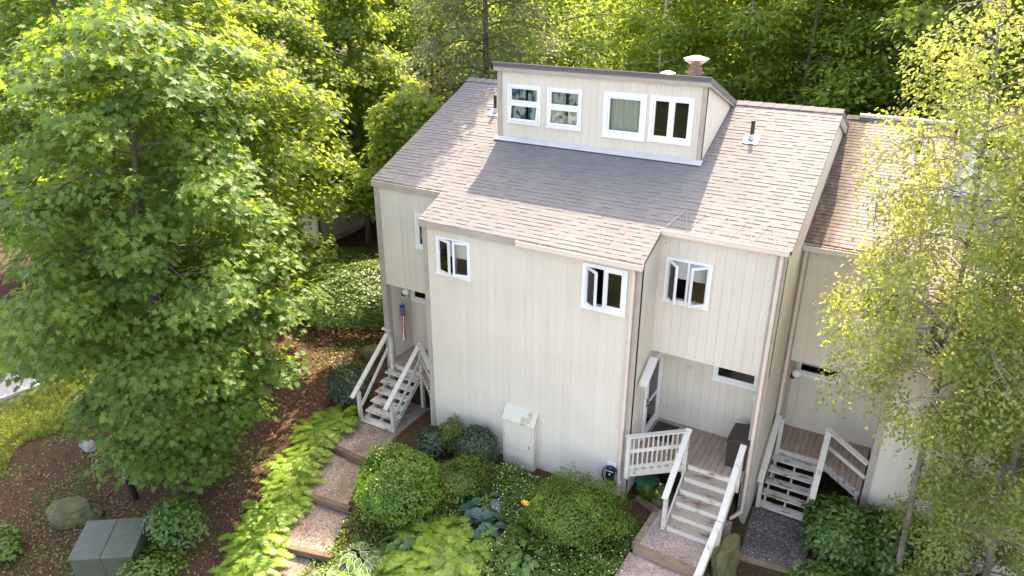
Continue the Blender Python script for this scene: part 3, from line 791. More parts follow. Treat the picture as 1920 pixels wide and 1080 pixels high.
        # metal ridge vent
        m = MB(); m.box(-L + .25, XD0 - .1, YR - .1, YR + .1, ZR + .03, ZR + .10); m.build('ridge_vent', M['flash'], roof)
    pipe_vent(root, -.48, 4.15, .48, rz)
    return root

OFF_B = (10.27, 2.08, -.47)
townhouse((0, 0, 0), 'pale beige townhouse with brown shingle roof and four-window clerestory dormer', True, seed=5)
townhouse(OFF_B, 'right-hand beige townhouse with lower stained roof, behind the birch', False, 'shingle_b', 'tab', -.5, 9, curtains=False)

# neighbouring block behind the maple
def far_house():
    root = thing('townhouse', 'beige townhouse seen in fragments through the maple leaves beyond the hedge', 'house', (-12.2, 8.6, 0))
    siding(root, (-12, 0), (1, 0), 12, .35, 6.4, [(10.3, 11.2, 3.6, 4.6), (10.3, 11.2, 2.3, 3.2)], pitch=.25)
    siding(root, (0, .003), (0, 1), 8, .35, lambda u: 6.4 + .5 * min(u, 8 - u), [(1.5, 2.4, 6.0, 7.0), (4, 5, 3.5, 4.6)], pitch=.25)
    m = MB(); m.box(-12, -.25, .25, 8, -.8, .35); m.build('foundation', M['concrete'], root)
    m = MB(); m.box(-12, -.1, 7.9, 8.02, .35, 6.4); m.box(-12.1, -11.9, .1, 8, .35, 6.4); m.box(-11.8, -.2, .2, 7.8, 3.2, 3.3); m.build('back_wall', M['siding'], root)
    m = MB(); m.box(-.13, .016, -.022, -.001, .3, 6.3); m.build('corner_trim', M['trim'], root)
    m = MB()
    m.hexa([(-12.3, -.35, 6.25), (.25, -.35, 6.25), (.25, 4, 8.43), (-12.3, 4, 8.43), (-12.3, -.35, 6.4), (.25, -.35, 6.4), (.25, 4, 8.58), (-12.3, 4, 8.58)])
    m.hexa([(-12.3, 4.001, 8.43), (.25, 4.001, 8.43), (.25, 8.35, 6.25), (-12.3, 8.35, 6.25), (-12.3, 4.001, 8.58), (.25, 4.001, 8.58), (.25, 8.35, 6.4), (-12.3, 8.35, 6.4)])
    m.build('roof', M['shingle'], root)
    m = MB(); m.hexa([(.252, -.35, 6.2), (.28, -.35, 6.2), (.28, 4, 8.38), (.252, 4, 8.38), (.252, -.35, 6.42), (.28, -.35, 6.42), (.28, 4, 8.6), (.252, 4, 8.6)]); m.build('rake_trim', M['trim'], root)
    window(root, -1.7, -.8, 3.6, 4.6, 0, 'fixed', .07); window(root, -1.7, -.8, 2.3, 3.2, 0, 'fixed', .07)
    for a, b, c, d in ((1.5, 2.4, 6.0, 7.0), (4, 5, 3.5, 4.6)):
        m = MB()
        for p, q, s, t in ((a, a + .08, c, d), (b - .08, b, c, d), (a + .08, b - .08, c, c + .08), (a + .08, b - .08, d - .08, d)): m.box(-.08, .03, p, q, s, t)
        w = m.build('window', M['white'], root); m = MB(); m.box(-.03, -.024, a + .08, b - .08, c + .08, d - .08); m.build('pane', M['glass'], w)
far_house()

# ------------------------------------------------------------------ porches, stairs
def stairs(root, x0, x1, ytop, run, rise, n, ztop, mat, closed=False, tdepth=.27):
    for k in range(n):
        z = ztop - rise * (k + 1); y = ytop - run * k
        m = MB(); m.box(x0 - .03, x1 + .03, y - tdepth, y + .01, z - .038, z); m.build('tread', M[mat], root, bevel=.006)
        if closed:
            m = MB(); m.box(x0, x1, y - .012, y + .008, z + .001, z + rise - .04); m.build('riser', M['rail'], root)
    if closed:
        m = MB(); z = ztop - rise * n; m.box(x0, x1, ytop - run * (n - 1) - tdepth + .03, ytop - run * (n - 1) - tdepth + .055, z - rise, z - .04); m.build('riser', M['rail'], root)
    m = MB(); m.box(x0, x1, ytop + .011, ytop + .04, ztop - rise, ztop - .045); m.build('riser', M['tread'], root)
    for xx in (x0 + .04, x1 - .04):
        a = (xx, ytop - .02, ztop - rise - .13); b = (xx, ytop - run * n - .02, ztop - rise * (n + 1) - .06)
        m = MB(); m.bar(a, b, .045, .18); m.build('stringer', M['rail'], root)

def deck_boards(root, poly_x, y0, y1, z, along='y', w=.135):
    """poly_x(y) gives the x range; boards run along y (or x) with open joints."""
    if along == 'y':
        x = poly_x[0]
        while x < poly_x[1] - .03:
            xe = min(x + w, poly_x[1])
            yf = poly_x[2](x + w / 2)
            m = MB(); m.box(x + .004, xe - .004, yf, y1, z - .035, z + rnd.uniform(-.002, .002)); m.build('deck_board', M['deck'], root)
            x += w

def entry(off, name_lab, full, steps, label_st):
    """Left-hand porch: deck with one diagonal corner, open-riser stairs and railings."""
    ox, oy, oz = off
    rt = thing('porch_deck', name_lab, 'deck', (ox - 1.1, oy + 1.0, oz))
    o2 = Vector((1.1, -1.0, 0))
    hold = thing('porch_stairs', label_st, 'stairs', (ox - 1.55, oy + .2, oz))
    X0, X1, yF = -2.02, -1.08, .85
    front = lambda x: yF if x < -.98 else max(.06, yF - (x + .98) * .86)
    T = lambda mb, v: [tuple(Vector(p) + v) for p in mb.v]
    def put(mb, nm, mat, par, v, **k): mb.v = T(mb, v); return mb.build(nm, M[mat], par, **k)
    x = -L + .16
    while x < -.05:
        xe = min(x + .135, -.012)
        m = MB(); m.box(x + .005, xe - .005, front(x + .07), PYL - .005, DECK - .035, DECK + rnd.uniform(-.002, .002)); put(m, 'deck_board', 'deck', rt, o2); x += .135
    m = MB(); m.box(-2.05, -1.0, yF + .045, yF + .085, DECK - .24, DECK - .04); m.bar((-1.0, yF + .08, DECK - .14), (-.05, .10, DECK - .14), .04, .2); put(m, 'rim_joist', 'tread', rt, o2)
    for px, py in ((-2.0, yF + .03), (-.98, yF + .03), (-.1, .16)):
        m = MB(); m.box(px - .045, px + .045, py - .045, py + .045, gz(px + ox, py + oy) - oz - .1, DECK + .82 if px != -.1 else DECK - .05); put(m, 'post', 'rail', rt, o2)
    # diagonal railing to the bay
    m = MB(); m.bar((-1.0, yF + .02, DECK + .88), (-.02, .03, DECK + .80), .13, .04); put(m, 'handrail', 'rail', rt, o2)
    m = MB(); m.bar((-.97, yF + .01, DECK + .45), (-.02, .05, DECK + .42), .035, .09); put(m, 'rail', 'rail', rt, o2)
    # stairs
    v2 = Vector((1.55, -.2, 0))
    st = MB
    run = .232 if steps == 6 else .235; rise = .185
    for k in range(steps):
        z = DECK - rise * (k + 1); y = yF - run * k
        m = st(); m.box(-2.06, -.98, y - .265, y - .005, z - .04, z); put(m, 'tread', 'tread', hold, v2, bevel=.006)
    for xx in (-1.98, -1.52, -1.06):
        m = st(); m.bar((xx, yF - .02, DECK - rise - .12), (xx, yF - run * steps - .05, DECK - rise * (steps + 1) - .07), .045, .15); put(m, 'stringer', 'rail', hold, v2)
    yb = yF - run * (steps - .5); zb = DECK - rise * steps
    for xx in (-2.09, -.95):
        top = (xx, yF + .0, DECK + .90); bot = (xx, yb - .35, zb + .80)
        m = st(); m.bar(top, bot, .13, .04); put(m, 'handrail', 'rail', hold, v2)
        if steps == 6:
            m = st(); m.bar((xx, yF, DECK + .45), (xx, yb, zb + .38), .035, .09); put(m, 'rail', 'rail', hold, v2)
        m = st(); m.box(xx - .045, xx + .045, yb - .12, yb - .03, zb - .22, zb + .84); put(m, 'post', 'rail', hold, v2)
    if steps == 6:
        m = st(); m.box(-2.30, -2.03, yF + .02, yF + .11, DECK + .97, DECK + 1.01); m.box(-2.13, -2.05, yF + .03, yF + .10, DECK, DECK + .97); put(m, 'post', 'rail', hold, v2)

entry((0, 0, 0), 'grey porch deck with diagonal rail behind the pale bay corner', True, 6, 'worn white open-riser stairs with railings beside the holly shrub')
entry(OFF_B, 'weathered board deck with diagonal rail at the right townhouse entrance', False, 5, 'worn white open-riser stairs rising from the dark grey gravel')

# middle entrance
rt = thing('porch_deck', 'reddish board deck with slatted diagonal railing beside white storm door', 'deck', (6.7, 1.2, 0)); v = Vector((-6.7, -1.2, 0))
def put(mb, nm, mat, par, v, **k):
    mb.v = [tuple(Vector(p) + v) for p in mb.v]; return mb.build(nm, M[mat], par, **k)
frontR = lambda x: .60 if x > 6.66 else -.28 + (x - 5.6) * .83
x = W + .02
while x < 7.9:
    xe = min(x + .14, 7.91)
    m = MB(); m.box(x + .004, xe - .004, frontR(x + .07), PYR - .005, DECK - .035, DECK + rnd.uniform(-.002, .002)); put(m, 'deck_board', 'deck', rt, v); x += .14
m = MB(); m.box(6.66, 7.88, .62, .66, DECK - .2, DECK - .037); m.bar((5.56, -.26, DECK - .13), (6.66, .62, DECK - .13), .04, .2); put(m, 'rim_joist', 'rail', rt, v)
a, b = Vector((5.58, -.27, 0)), Vector((6.62, .60, 0))
for q, t in ((a, 1.0), (b, 1.0)):
    m = MB(); m.box(q.x - .045, q.x + .045, q.y - .045, q.y + .045, DECK - .25, DECK + .84); put(m, 'post', 'rail', rt, v)
zz = lambda h: Vector((0, 0, DECK + h))
dd = (b - a).normalized()
m = MB(); m.bar(a + zz(.86) - dd * .08, b + zz(.86) + dd * .08, .12, .04); put(m, 'handrail', 'rail', rt, v)
m = MB(); m.bar(a + zz(.47), b + zz(.47), .035, .09); put(m, 'rail', 'rail', rt, v)
m = MB(); m.bar(a + zz(.02), b + zz(.02), .035, .14); put(m, 'rail', 'rail', rt, v)
for k in range(1, 12):
    q = a.lerp(b, k / 12); m = MB(); m.bar(q + zz(-.02), q + zz(.84), .03, .03, up=(dd.x, dd.y, 0)); put(m, 'baluster', 'rail', rt, v)

stR = thing('porch_stairs', 'wide brown-worn stairs with closed risers and long white handrail over pink gravel', 'stairs', (7.2, 0, .1)); v = Vector((-7.2, 0, -.1))
run, rise, n = .255, .155, 5
for k in range(n):
    z = DECK - rise * (k + 1); y = .60 - run * k
    m = MB(); m.box(6.70, 7.78, y - .275, y - .012, z - .036, z); put(m, 'tread', 'tread_b', stR, v, bevel=.006)
    m = MB(); m.box(6.72, 7.76, y - .010, y + .008, z - .01, z + rise - .04); put(m, 'riser', 'tread' if k == 0 else 'rail', stR, v)
m = MB(); m.box(6.72, 7.76, .60 - run * 5 - .01, .60 - run * 5 + .01, DECK - rise * 5 - .2, DECK - rise * 5 - .04); put(m, 'riser', 'rail', stR, v)
for xx in (6.68, 7.80):
    m = MB(); m.bar((xx, .58, DECK - .16), (xx, .60 - run * 5 - .02, DECK - rise * 5 - .12), .04, .2); put(m, 'stringer', 'rail', stR, v)
zb = DECK - rise * 5
for xx, yy, z0, z1 in ((6.64, .56, DECK - .3, DECK + .86), (6.64, -.66, -.1, zb + .76), (7.84, .56, DECK - .3, DECK + .86), (7.84, -.74, -.1, zb + .76), (7.78, -1.9, -.3, .45)):
    m = MB(); m.box(xx - .045, xx + .045, yy - .045, yy + .045, z0, z1); put(m, 'post', 'rail', stR, v)
m = MB(); m.bar((6.64, .62, DECK + .90), (6.64, -.80, zb + .74), .13, .04); put(m, 'handrail', 'rail', stR, v)
m = MB(); m.bar((7.84, .62, DECK + .90), (7.84, -.86, zb + .72), .13, .04); put(m, 'handrail', 'rail', stR, v)
m = MB(); m.bar((7.83, -.86, zb + .70), (7.74, -2.6, .28), .13, .04); put(m, 'handrail', 'rail', stR, v)
m = MB(); m.bar((7.83, -.80, zb + .34), (7.74, -2.5, -.1), .035, .09); put(m, 'rail', 'rail', stR, v)

# ------------------------------------------------------------------ things at the entrances
# storage bin
bn = thing('storage_bin', 'dark brown resin deck bin with sloped lid standing on the reddish deck', 'bin', (7.66, 1.30, DECK + .002))
m = MB(); m.box(-.22, .22, -.36, .36, 0, .66); 
for k in range(6): m.box(-.226, -.22, -.33 + k * .11, -.33 + k * .11 + .09, .05, .62)
m.build('bin_body', M['bin'], bn, bevel=.008)
m = MB(); m.hexa([(-.25, -.39, .661), (.24, -.39, .661), (.24, .39, .661), (-.25, .39, .661), (-.25, -.39, .70), (.24, -.39, .80), (.24, .39, .80), (-.25, .39, .70)]); m.build('lid', M['bin'], bn, bevel=.012)
# door mat on the reddish deck
m = MB(); m.box(W + .08, W + .62, 1.1, 1.85, DECK + .004, DECK + .02); tag(m.build('door_mat', M['black']), 'black door mat on the deck at the white storm door', 'mat')
# globe lamps
def lamp(loc, label, dx, dy):
    t = thing('wall_lamp', label, 'lamp', loc)
    m = MB(); m.bar((0, 0, -.07), (dx * .1, dy * .1, -.07), .09, .09); m.build('bracket', M['black'], t)
    m = MB(); prof = [(.105 * math.sin(math.pi * k / 10) + .002, -.105 * math.cos(math.pi * k / 10)) for k in range(11)]
    m.lathe(prof, (dx * .13, dy * .13, .03), 16); m.build('globe', M['lampglass'], t, smooth=True)
lamp((-L + .14, 1.62, 2.98), 'white globe lamp above the flag windsock', 1, 0)
lamp((7.915, 1.85, 2.45), 'white globe lamp half hidden behind the peach downspout', -1, 0)
lamp((OFF_B[0] - L + .14, OFF_B[1] + 1.55, 2.33), 'white globe lamp beside the transom window of the right townhouse', 1, 0)
# flag windsock hanging on the left fin
fl = thing('flag_windsock', 'stars and stripes windsock hanging on the grey porch wall', 'windsock', (-L + .25, 1.45, 1.62)); fl.scale = (.85, .85, .9)
m = MB(); m.lathe([(.085, .80), (.092, 1.0), (.085, 1.12), (.03, 1.15)], (0, 0, 0), 14); fb = m.build('star_field', M['blue'], fl, smooth=True)
m = MB()
for r in range(4):
    for k in range(8):
        t = 2 * math.pi * (k + .5 * (r % 2)) / 8; c = Vector((.093 * math.cos(t), .093 * math.sin(t), .85 + r * .07)); u = Vector((-math.sin(t), math.cos(t), 0)); pts = []
        for i in range(10):
            a = math.pi / 2 + i * math.pi / 5; rr = .022 if i % 2 == 0 else .010
            pts.append(c + u * rr * math.cos(a) + Vector((0, 0, rr * math.sin(a))) + Vector((math.cos(t), math.sin(t), 0)) * .002)
        m.add(pts, [tuple(range(10))])
m.build('stars', M['cloth'], fb)
for k in range(10):
    t0, t1 = 2 * math.pi * k / 10, 2 * math.pi * (k + 1) / 10; m = MB(); n = 8
    for i in range(n + 1):
        z = .80 * (1 - i / n); rr = .085 - .012 * math.sin(i / n * 3); sw = .03 * math.sin(i / n * 2.6 + k)
        for t in (t0 + .02, t1 - .02): m.v.append((rr * math.cos(t) + sw * .3, rr * math.sin(t) + sw, z - (.05 * (k % 3) / 2 if i == n else 0)))
    for i in range(n): m.f.append((2 * i, 2 * i + 1, 2 * i + 3, 2 * i + 2)); m.t.append(.5)
    m.build('stripe', M['red' if k % 2 else 'cloth'], fl, smooth=True)
m = MB(); m.tube([(0, 0, 1.15), (0, 0, 1.32), (-.1, 0, 1.34)], .006, 5); m.build('hook', M['black'], fl)
# car charger on the bay front
ch = thing('car_charger', 'black wall charger with coiled cable on the bay wall', 'charger', (5.12, -.001, .42))
m = MB(); m.box(-.12, .12, -.025, -.001, .0, .48); m.build('back_plate', M['white'], ch, bevel=.008)
m = MB(); m.box(-.10, .10, -.13, -.026, .03, .36); m.build('charger_body', M['black'], ch, bevel=.02)
m = MB(); m.hexa([(-.09, -.135, .30), (.09, -.135, .30), (.09, -.03, .37), (-.09, -.03, .37), (-.09, -.14, .31), (.09, -.14, .31), (.09, -.03, .385), (-.09, -.03, .385)]); m.build('charger_top', M['flash'], ch)
m = MB(); m.add([(-.022, -.1315, .20), (.022, -.1315, .20), (.022, -.1315, .245), (-.022, -.1315, .245)], [(0, 1, 2, 3)]); m.build('emblem', M['white'], ch)
m = MB(); pts = []
for k in range(90):
    t = k / 89 * 2 * math.pi * 2.3; pts.append((.20 * math.sin(t) , -.05 - .02 * (k / 89) * 2, .19 + .27 * math.cos(t) - .05))
m.tube(pts, .014, 6); m.build('cable', M['black'], ch, smooth=True)
m = MB(); m.box(.21, .26, -.06, -.001, -.02, .06); m.build('cable_holder', M['white'], ch)

# barrel planter, soil bag
pl = thing('barrel_planter', 'half barrel of orange flowers in front of the slatted railing', 'planter', (6.30, .22, gz(6.3, .22)))
m = MB(); m.lathe([(.20, 0), (.25, .14), (.27, .28), (.255, .30), (.23, .28), (.22, .25)], n=18); m.build('barrel', M['barrel'], pl)
m = MB(); m.lathe([(.258, .07), (.262, .10)], n=18); m.lathe([(.276, .2), (.278, .23)], n=18); m.build('hoop', M['gutter_dark'], pl)
bg = MB(); n = 10
prof = [(.02, -.30), (.17, -.27), (.20, -.1), (.19, .12), (.17, .26), (.03, .30)]
for (w_, yy) in prof:
    for k in range(12):
        t = 2 * math.pi * k / 12; bg.v.append((yy * 1.0, w_ * math.cos(t), .09 + w_ * .42 * math.sin(t) + .01 * math.sin(k * 3 + yy * 20)))
for i in range(5):
    for k in range(12): bg.f.append((i * 12 + k, i * 12 + (k + 1) % 12, (i + 1) * 12 + (k + 1) % 12, (i + 1) * 12 + k)); bg.t.append(.5)
bo = bg.build('soil_bag', M['bag'], None, smooth=True, loc=(5.78, .72, gz(5.78, .72) + .02)); tag(bo, 'green plastic soil bag lying under the reddish deck', 'bag'); bo.rotation_euler = (0, 0, .5)

# rocks
def rock(name, loc, r, mat, label, seed, rz_=0):
    me = bpy.data.meshes.new(name); import bmesh
    bm = bmesh.new(); bmesh.ops.create_icosphere(bm, subdivisions=4, radius=1)
    for vv in bm.verts:
        p = vv.co * 1.3 + Vector((seed * 7.1, seed * 3.3, seed))
        d = 1 + .30 * mnoise.noise(p) + .12 * mnoise.noise(p * 2.7) + .05 * mnoise.noise(p * 7)
        q = vv.co * d
        q.z = min(q.z, .75 + .1 * mnoise.noise(p * 1.5))
        vv.co = Vector((q.x * r[0], q.y * r[1], q.z * r[2]))
    bm.to_mesh(me); bm.free(); me.materials.append(M[mat])
    o = link(name, me, None, loc); o.rotation_euler = (0, 0, rz_); return tag(o, label, 'rock')
def on(x, y, dz=0): return (x, y, gz(x, y) + dz)
rock('boulder', (8.05, -.75, .0), (.24, .52, .62), 'rock', 'tall mossy boulder beside the end of the white handrail', 2, -.2)
rock('boulder', on(-5.95, -6.45, .12), (.62, .42, .36), 'rock', 'large mossy boulder in mulch near green utility cabinet', 5, .5)
rock('boulder', on(-7.96, -4.75, .06), (.25, .17, .15), 'rock_plain', 'small pale grey rock on the mulch below the maple', 8, .3)
rock('boulder', on(-3.95, 2.3, .12), (.42, .30, .30), 'rock', 'mossy stone in mulch behind the left porch stairs', 11, .2)
rock('boulder', on(-1.05, -6.0, .05), (.22, .18, .16), 'rock_plain', 'pale stone at the foot of the fern strip', 14, .9)

# utility cabinet (pad-mounted, green)
tx, ty = -3.6, -6.9
tb = thing('utility_cabinet', 'green steel utility cabinet with two-part lid on concrete pad', 'cabinet', on(tx, ty), .62)
m = MB(); m.box(-.75, .75, -.62, .62, -.2, .08); m.build('pad', M['concrete'], tb, bevel=.01)
m = MB(); m.hexa([(-.62, -.50, .081), (.62, -.50, .081), (.62, .50, .081), (-.62, .50, .081), (-.62, -.50, .80), (.62, -.50, .80), (.62, .50, .92), (-.62, .50, .92)]); m.build('cabinet_body', M['green_metal'], tb, bevel=.015)
for a_, b_ in ((-.65, -.004), (.004, .65)):
    m = MB(); m.hexa([(a_, -.53, .801), (b_, -.53, .801), (b_, .53, .925), (a_, .53, .925), (a_, -.53, .845), (b_, -.53, .845), (b_, .53, .965), (a_, .53, .965)]); m.build('lid', M['green_metal'], tb, bevel=.012)
m = MB(); m.box(-.01, .01, -.512, -.501, .12, .78); m.box(-.05, .05, -.53, -.501, .45, .53); m.build('hasp', M['green_metal'], tb)

# bollard light
bl = thing('bollard_light', 'black bollard path light leaning in mulch beside the maple trunk', 'bollard', on(-5.15, -5.35), 0); bl.rotation_euler = (0.06, -.10, 0)
m = MB(); m.tube([(0, 0, -.1), (0, 0, .78)], .075, 14); m.build('post', M['black'], bl)
m = MB(); m.lathe([(.078, .78), (.08, .86), (.07, .90), (.02, .91)], n=14); m.build('cap', M['steel'], bl)
m = MB(); m.add([(.05, -.079, .66), (.0, -.079, .66), (.0, -.079, .73), (.05, -.079, .73)], [(3, 2, 1, 0)]); m.build('number_plate', M['white'], bl)

# ------------------------------------------------------------------ foliage generators (numpy)
LEAF = {}
# each template: verts (x along the leaf, y across, z up), faces
LEAF['quad'] = (np.array([(0, 0, 0), (.5, -.34, .05), (1, 0, -.06), (.5, .34, .05)]), [(0, 1, 2), (0, 2, 3)])
LEAF['oval'] = (np.array([(0, 0, 0), (.35, -.27, .04), (.75, -.22, .02), (1, 0, -.05), (.75, .22, .02), (.35, .27, .04)]), [(0, 1, 2, 3), (0, 3, 4, 5)])
_mp = [(0, 0), (.0, -.16), (-.14, -.42), (.17, -.26), (.38, -.62), (.44, -.20), (.66, -.32), (.68, -.12), (1.0, 0)]
_mv = [(x, y, .10 * abs(y) - .10 * x * x) for x, y in _mp] + [(x, -y, .10 * abs(y) - .10 * x * x) for x, y in _mp[1:-1][::-1]]
LEAF['maple'] = (np.array(_mv), [tuple(range(0, 9)), (0,) + tuple(range(8, 16))])
LEAF['blade'] = (np.array([(0, -.05, 0), (0, .05, 0), (.55, .045, .12), (.55, -.045, .12), (1, 0, -.02)]), [(0, 3, 2, 1), (3, 4, 2)])
LEAF['strap'] = (np.array([(0, -.04, 0), (0, .04, 0), (.35, .07, .16), (.35, -.07, .16), (.72, .05, .12), (.72, -.05, .12), (1, 0, -.08)]), [(0, 3, 2, 1), (3, 5, 4, 2), (5, 6, 4)])

def leaves(name, P, N, A, size, tint, kind, mat, parent):
    """One mesh with a leaf at every point: P points, N leaf normals, A leaf axes (rough), size, tint."""
    tv, tf = LEAF[kind]; n = len(P); k = len(tv)
    N = N / np.maximum(np.linalg.norm(N, axis=1, keepdims=True), 1e-6)
    A = A - N * (A * N).sum(1, keepdims=True); A = A / np.maximum(np.linalg.norm(A, axis=1, keepdims=True), 1e-6)
    B = np.cross(N, A); s = size[:, None, None]
    V = P[:, None, :] + s * (tv[None, :, 0, None] * A[:, None, :] + tv[None, :, 1, None] * B[:, None, :] + tv[None, :, 2, None] * N[:, None, :])
    V = V.reshape(-1, 3).astype(np.float32)
    lt = np.array([len(f) for f in tf]); fl = np.concatenate([np.array(f) for f in tf])
    loops = (np.arange(n)[:, None] * k + fl[None, :]).ravel().astype(np.int32)
    tot = np.tile(lt, n).astype(np.int32); st = np.concatenate(([0], np.cumsum(tot)[:-1])).astype(np.int32)
    me = bpy.data.meshes.new(name)
    me.vertices.add(len(V)); me.vertices.foreach_set('co', V.ravel())
    me.loops.add(len(loops)); me.loops.foreach_set('vertex_index', loops)
    me.polygons.add(len(tot)); me.polygons.foreach_set('loop_start', st)
    a = me.attributes.new('tint', 'FLOAT', 'FACE'); a.data.foreach_set('value', np.repeat(tint, len(tf)).astype(np.float32))
    me.materials.append(M[mat]); me.update(calc_edges=True)
    return link(name, me, parent) if parent is not False else me

def unit(rs, n):
    v = rs.normal(size=(n, 3)); return v / np.linalg.norm(v, axis=1, keepdims=True)

def tree(name, label, loc, seed, H, h0, Rc, trunk_r, nlimb, spray_r, per, lsize, kind, mat, bark='bark', lean=(0, 0), profile=None, droop=.25, rise=.35, flat=.22, group=None, cat='tree', subs=(3, 6), hang=0.0, up=.8):
    """Trunk with limbs and a crown of leaf sprays carried on the limbs."""
    rs = np.random.RandomState(seed); r = random.Random(seed)
    t = thing(name, label, cat, loc, 0, group)
    tp = []; nseg = 9
    for i in range(nseg + 1):
        f = i / nseg; tp.append(Vector((lean[0] * f * H + .16 * math.sin(f * 5 + seed) * f, lean[1] * f * H + .16 * math.cos(f * 4 + seed * 2) * f, -.25 + f * (H * .94 + .25))))
    def at(h):
        f = max(0, min(.999, h / (H * .94))) * nseg; i = int(f); return tp[i].lerp(tp[i + 1], f - i)
    mb = MB(); mb.tube(tp, [trunk_r * (1.25 if i == 0 else 1) * (1 - .9 * (i / nseg)) + .012 for i in range(nseg + 1)], 9)
    C, D = [], []
    prof = profile or (lambda f: math.sin(math.pi * (.12 + .84 * f)) ** .8)
    az = r.uniform(0, 6)
    for k in range(nlimb):
        f = (k + r.uniform(-.3, .3)) / nlimb; f = max(.0, min(1, f)); h = h0 + (H * .97 - h0) * f
        az += 2.399 + r.uniform(-.35, .35); ln = Rc * prof(f) * r.uniform(.62, 1.16) + .15
        d = Vector((math.cos(az), math.sin(az), 0)); base = at(max(.3, h - ln * rise * .8)); pts = [base]
        ns = 5
        for i in range(1, ns + 1):
            g = i / ns
            pts.append(base + d * ln * g + Vector((r.uniform(-.06, .06), r.uniform(-.06, .06), 0)) * ln + Vector((0, 0, ln * (rise * 1.3 * g - droop * g * g * 1.6))))
        rad = max(.012, trunk_r * .30 * (1 - .75 * f))
        mb.tube(pts, [rad * (1 - .85 * i / ns) + .005 for i in range(ns + 1)], 5, False)
        nsub = max(2, int(r.uniform(*subs) * ln / Rc + 1.5))
        for q in range(nsub):
            g = .35 + .65 * (q + r.random() * .6) / nsub if nsub > 1 else 1; g = min(1, g)
            i = min(ns - 1, int(g * ns)); p = pts[i].lerp(pts[i + 1], g * ns - i)
            sd = d.cross(Vector((0, 0, 1))) * r.uniform(-.42, .42) * ln * (1.15 - g * .6)
            e = p + sd + d * r.uniform(0, .2) + Vector((0, 0, r.uniform(-.12, .18) - hang * r.random()))
            mb.tube([p, p.lerp(e, .5) + Vector((0, 0, .05)), e], [.012, .009, .004], 4, False)
            C.append(e); D.append(d)
        C.append(pts[-1]); D.append(d)
    C.append(tp[-1]); D.append(Vector((.1, .1, 0)))
    tm = mb.build('trunk', M[bark], t, smooth=True)
    C = np.array([tuple(c) for c in C]); D = np.array([tuple(c) for c in D]); ns = len(C)
    nper = np.maximum(3, (per * rs.uniform(.5, 1.4, ns)).astype(int)); idx = np.repeat(np.arange(ns), nper); n = len(idx)
    sr = spray_r * rs.uniform(.65, 1.3, ns)
    a = rs.uniform(0, 2 * np.pi, n); q = np.sqrt(rs.uniform(0, 1, n)) * sr[idx]
    P = C[idx].copy(); P[:, 0] += q * np.cos(a); P[:, 1] += q * np.sin(a)
    P[:, 2] += rs.normal(0, flat, n) * sr[idx] - .30 * (q / spray_r) ** 2 * spray_r - hang * rs.uniform(0, 1, n) ** 1.5
    P += rs.normal(0, .04, (n, 3))
    out = P - C[idx]; out[:, 2] = 0; out = out / np.maximum(np.linalg.norm(out, axis=1, keepdims=True), .05)
    N = np.zeros((n, 3)); N[:, 2] = up; N += out * .38 + D[idx] * .18 + rs.normal(0, .34, (n, 3))
    A = out * .8 + D[idx] * .4 + rs.normal(0, .5, (n, 3)); A[:, 2] -= .35
    st = rs.uniform(0, 1, ns)
    tint = np.clip(.55 * st[idx] + .45 * rs.uniform(0, 1, n), 0, 1)
    leaves('crown', P, N, A, lsize * rs.uniform(.65, 1.25, n), tint, kind, mat, t)
    return t

def bush(name, label, loc, r, n, lsize, kind, mat, seed, group=None, cat='shrub', shell=.30, rough=.16, tilt=.35, upw=.25, stems=7, boxy=0, lobes=0):
    rs = np.random.RandomState(seed); t = thing(name, label, cat, loc, rs.uniform(0, 6), group)
    d = unit(rs, n); d[:, 2] = np.where(d[:, 2] < -.35, -d[:, 2], d[:, 2])
    if boxy: d = np.sign(d) * np.abs(d) ** (1 - boxy); d /= np.maximum(np.linalg.norm(d, axis=1, keepdims=True), 1e-5) ** (1 - boxy * .9)
    f = np.ones(n)
    for i in range(10 + lobes):
        c = unit(rs, 1)[0]; c[2] = abs(c[2]); f += rough * rs.uniform(-.6, 1) * np.exp(-((d - c) ** 2).sum(1) / (.10 if i > 5 else .3))
    f += np.array([.16 * mnoise.noise(Vector(q) * 2.6 + Vector((seed, 0, 0))) + .13 * mnoise.noise(Vector(q) * 6.5 + Vector((0, seed, 0))) for q in d.tolist()]) * min(1.3, rough / .16)
    f += np.where(rs.uniform(0, 1, n) < .03, rs.uniform(0, .16, n), 0)
    rad = f * (1 - shell * rs.uniform(0, 1, n) ** 1.8)
    P = d * rad[:, None] * np.array(r); P[:, 2] += r[2] * .85; P += rs.normal(0, .012, (n, 3))
    P[:, 2] = np.maximum(P[:, 2], .02)
    N = d * .8 + rs.normal(0, tilt, (n, 3)); N[:, 2] += upw
    A = rs.normal(0, 1, (n, 3)) + d * .5; A[:, 2] += .1
    cl = np.floor(P * 4).astype(int); hsh = ((cl[:, 0] * 73 + cl[:, 1] * 179 + cl[:, 2] * 283) % 97) / 97.
    tint = np.clip(.45 * hsh + .55 * rs.uniform(0, 1, n), 0, 1)
    leaves('foliage', P, N, A, lsize * rs.uniform(.7, 1.25, n), tint, kind, mat, t)
    mb = MB(); rr = random.Random(seed)
    for k in range(stems):
        a = rr.uniform(0, 6.28); e = rr.uniform(.35, .75)
        mb.tube([(0, 0, -.05), (math.cos(a) * r[0] * e * .5, math.sin(a) * r[1] * e * .5, r[2] * .7), (math.cos(a) * r[0] * e, math.sin(a) * r[1] * e, r[2] * 1.3)], [.02, .013, .006], 5, False)
    mb.build('stem', M['bark'], t)
    return t

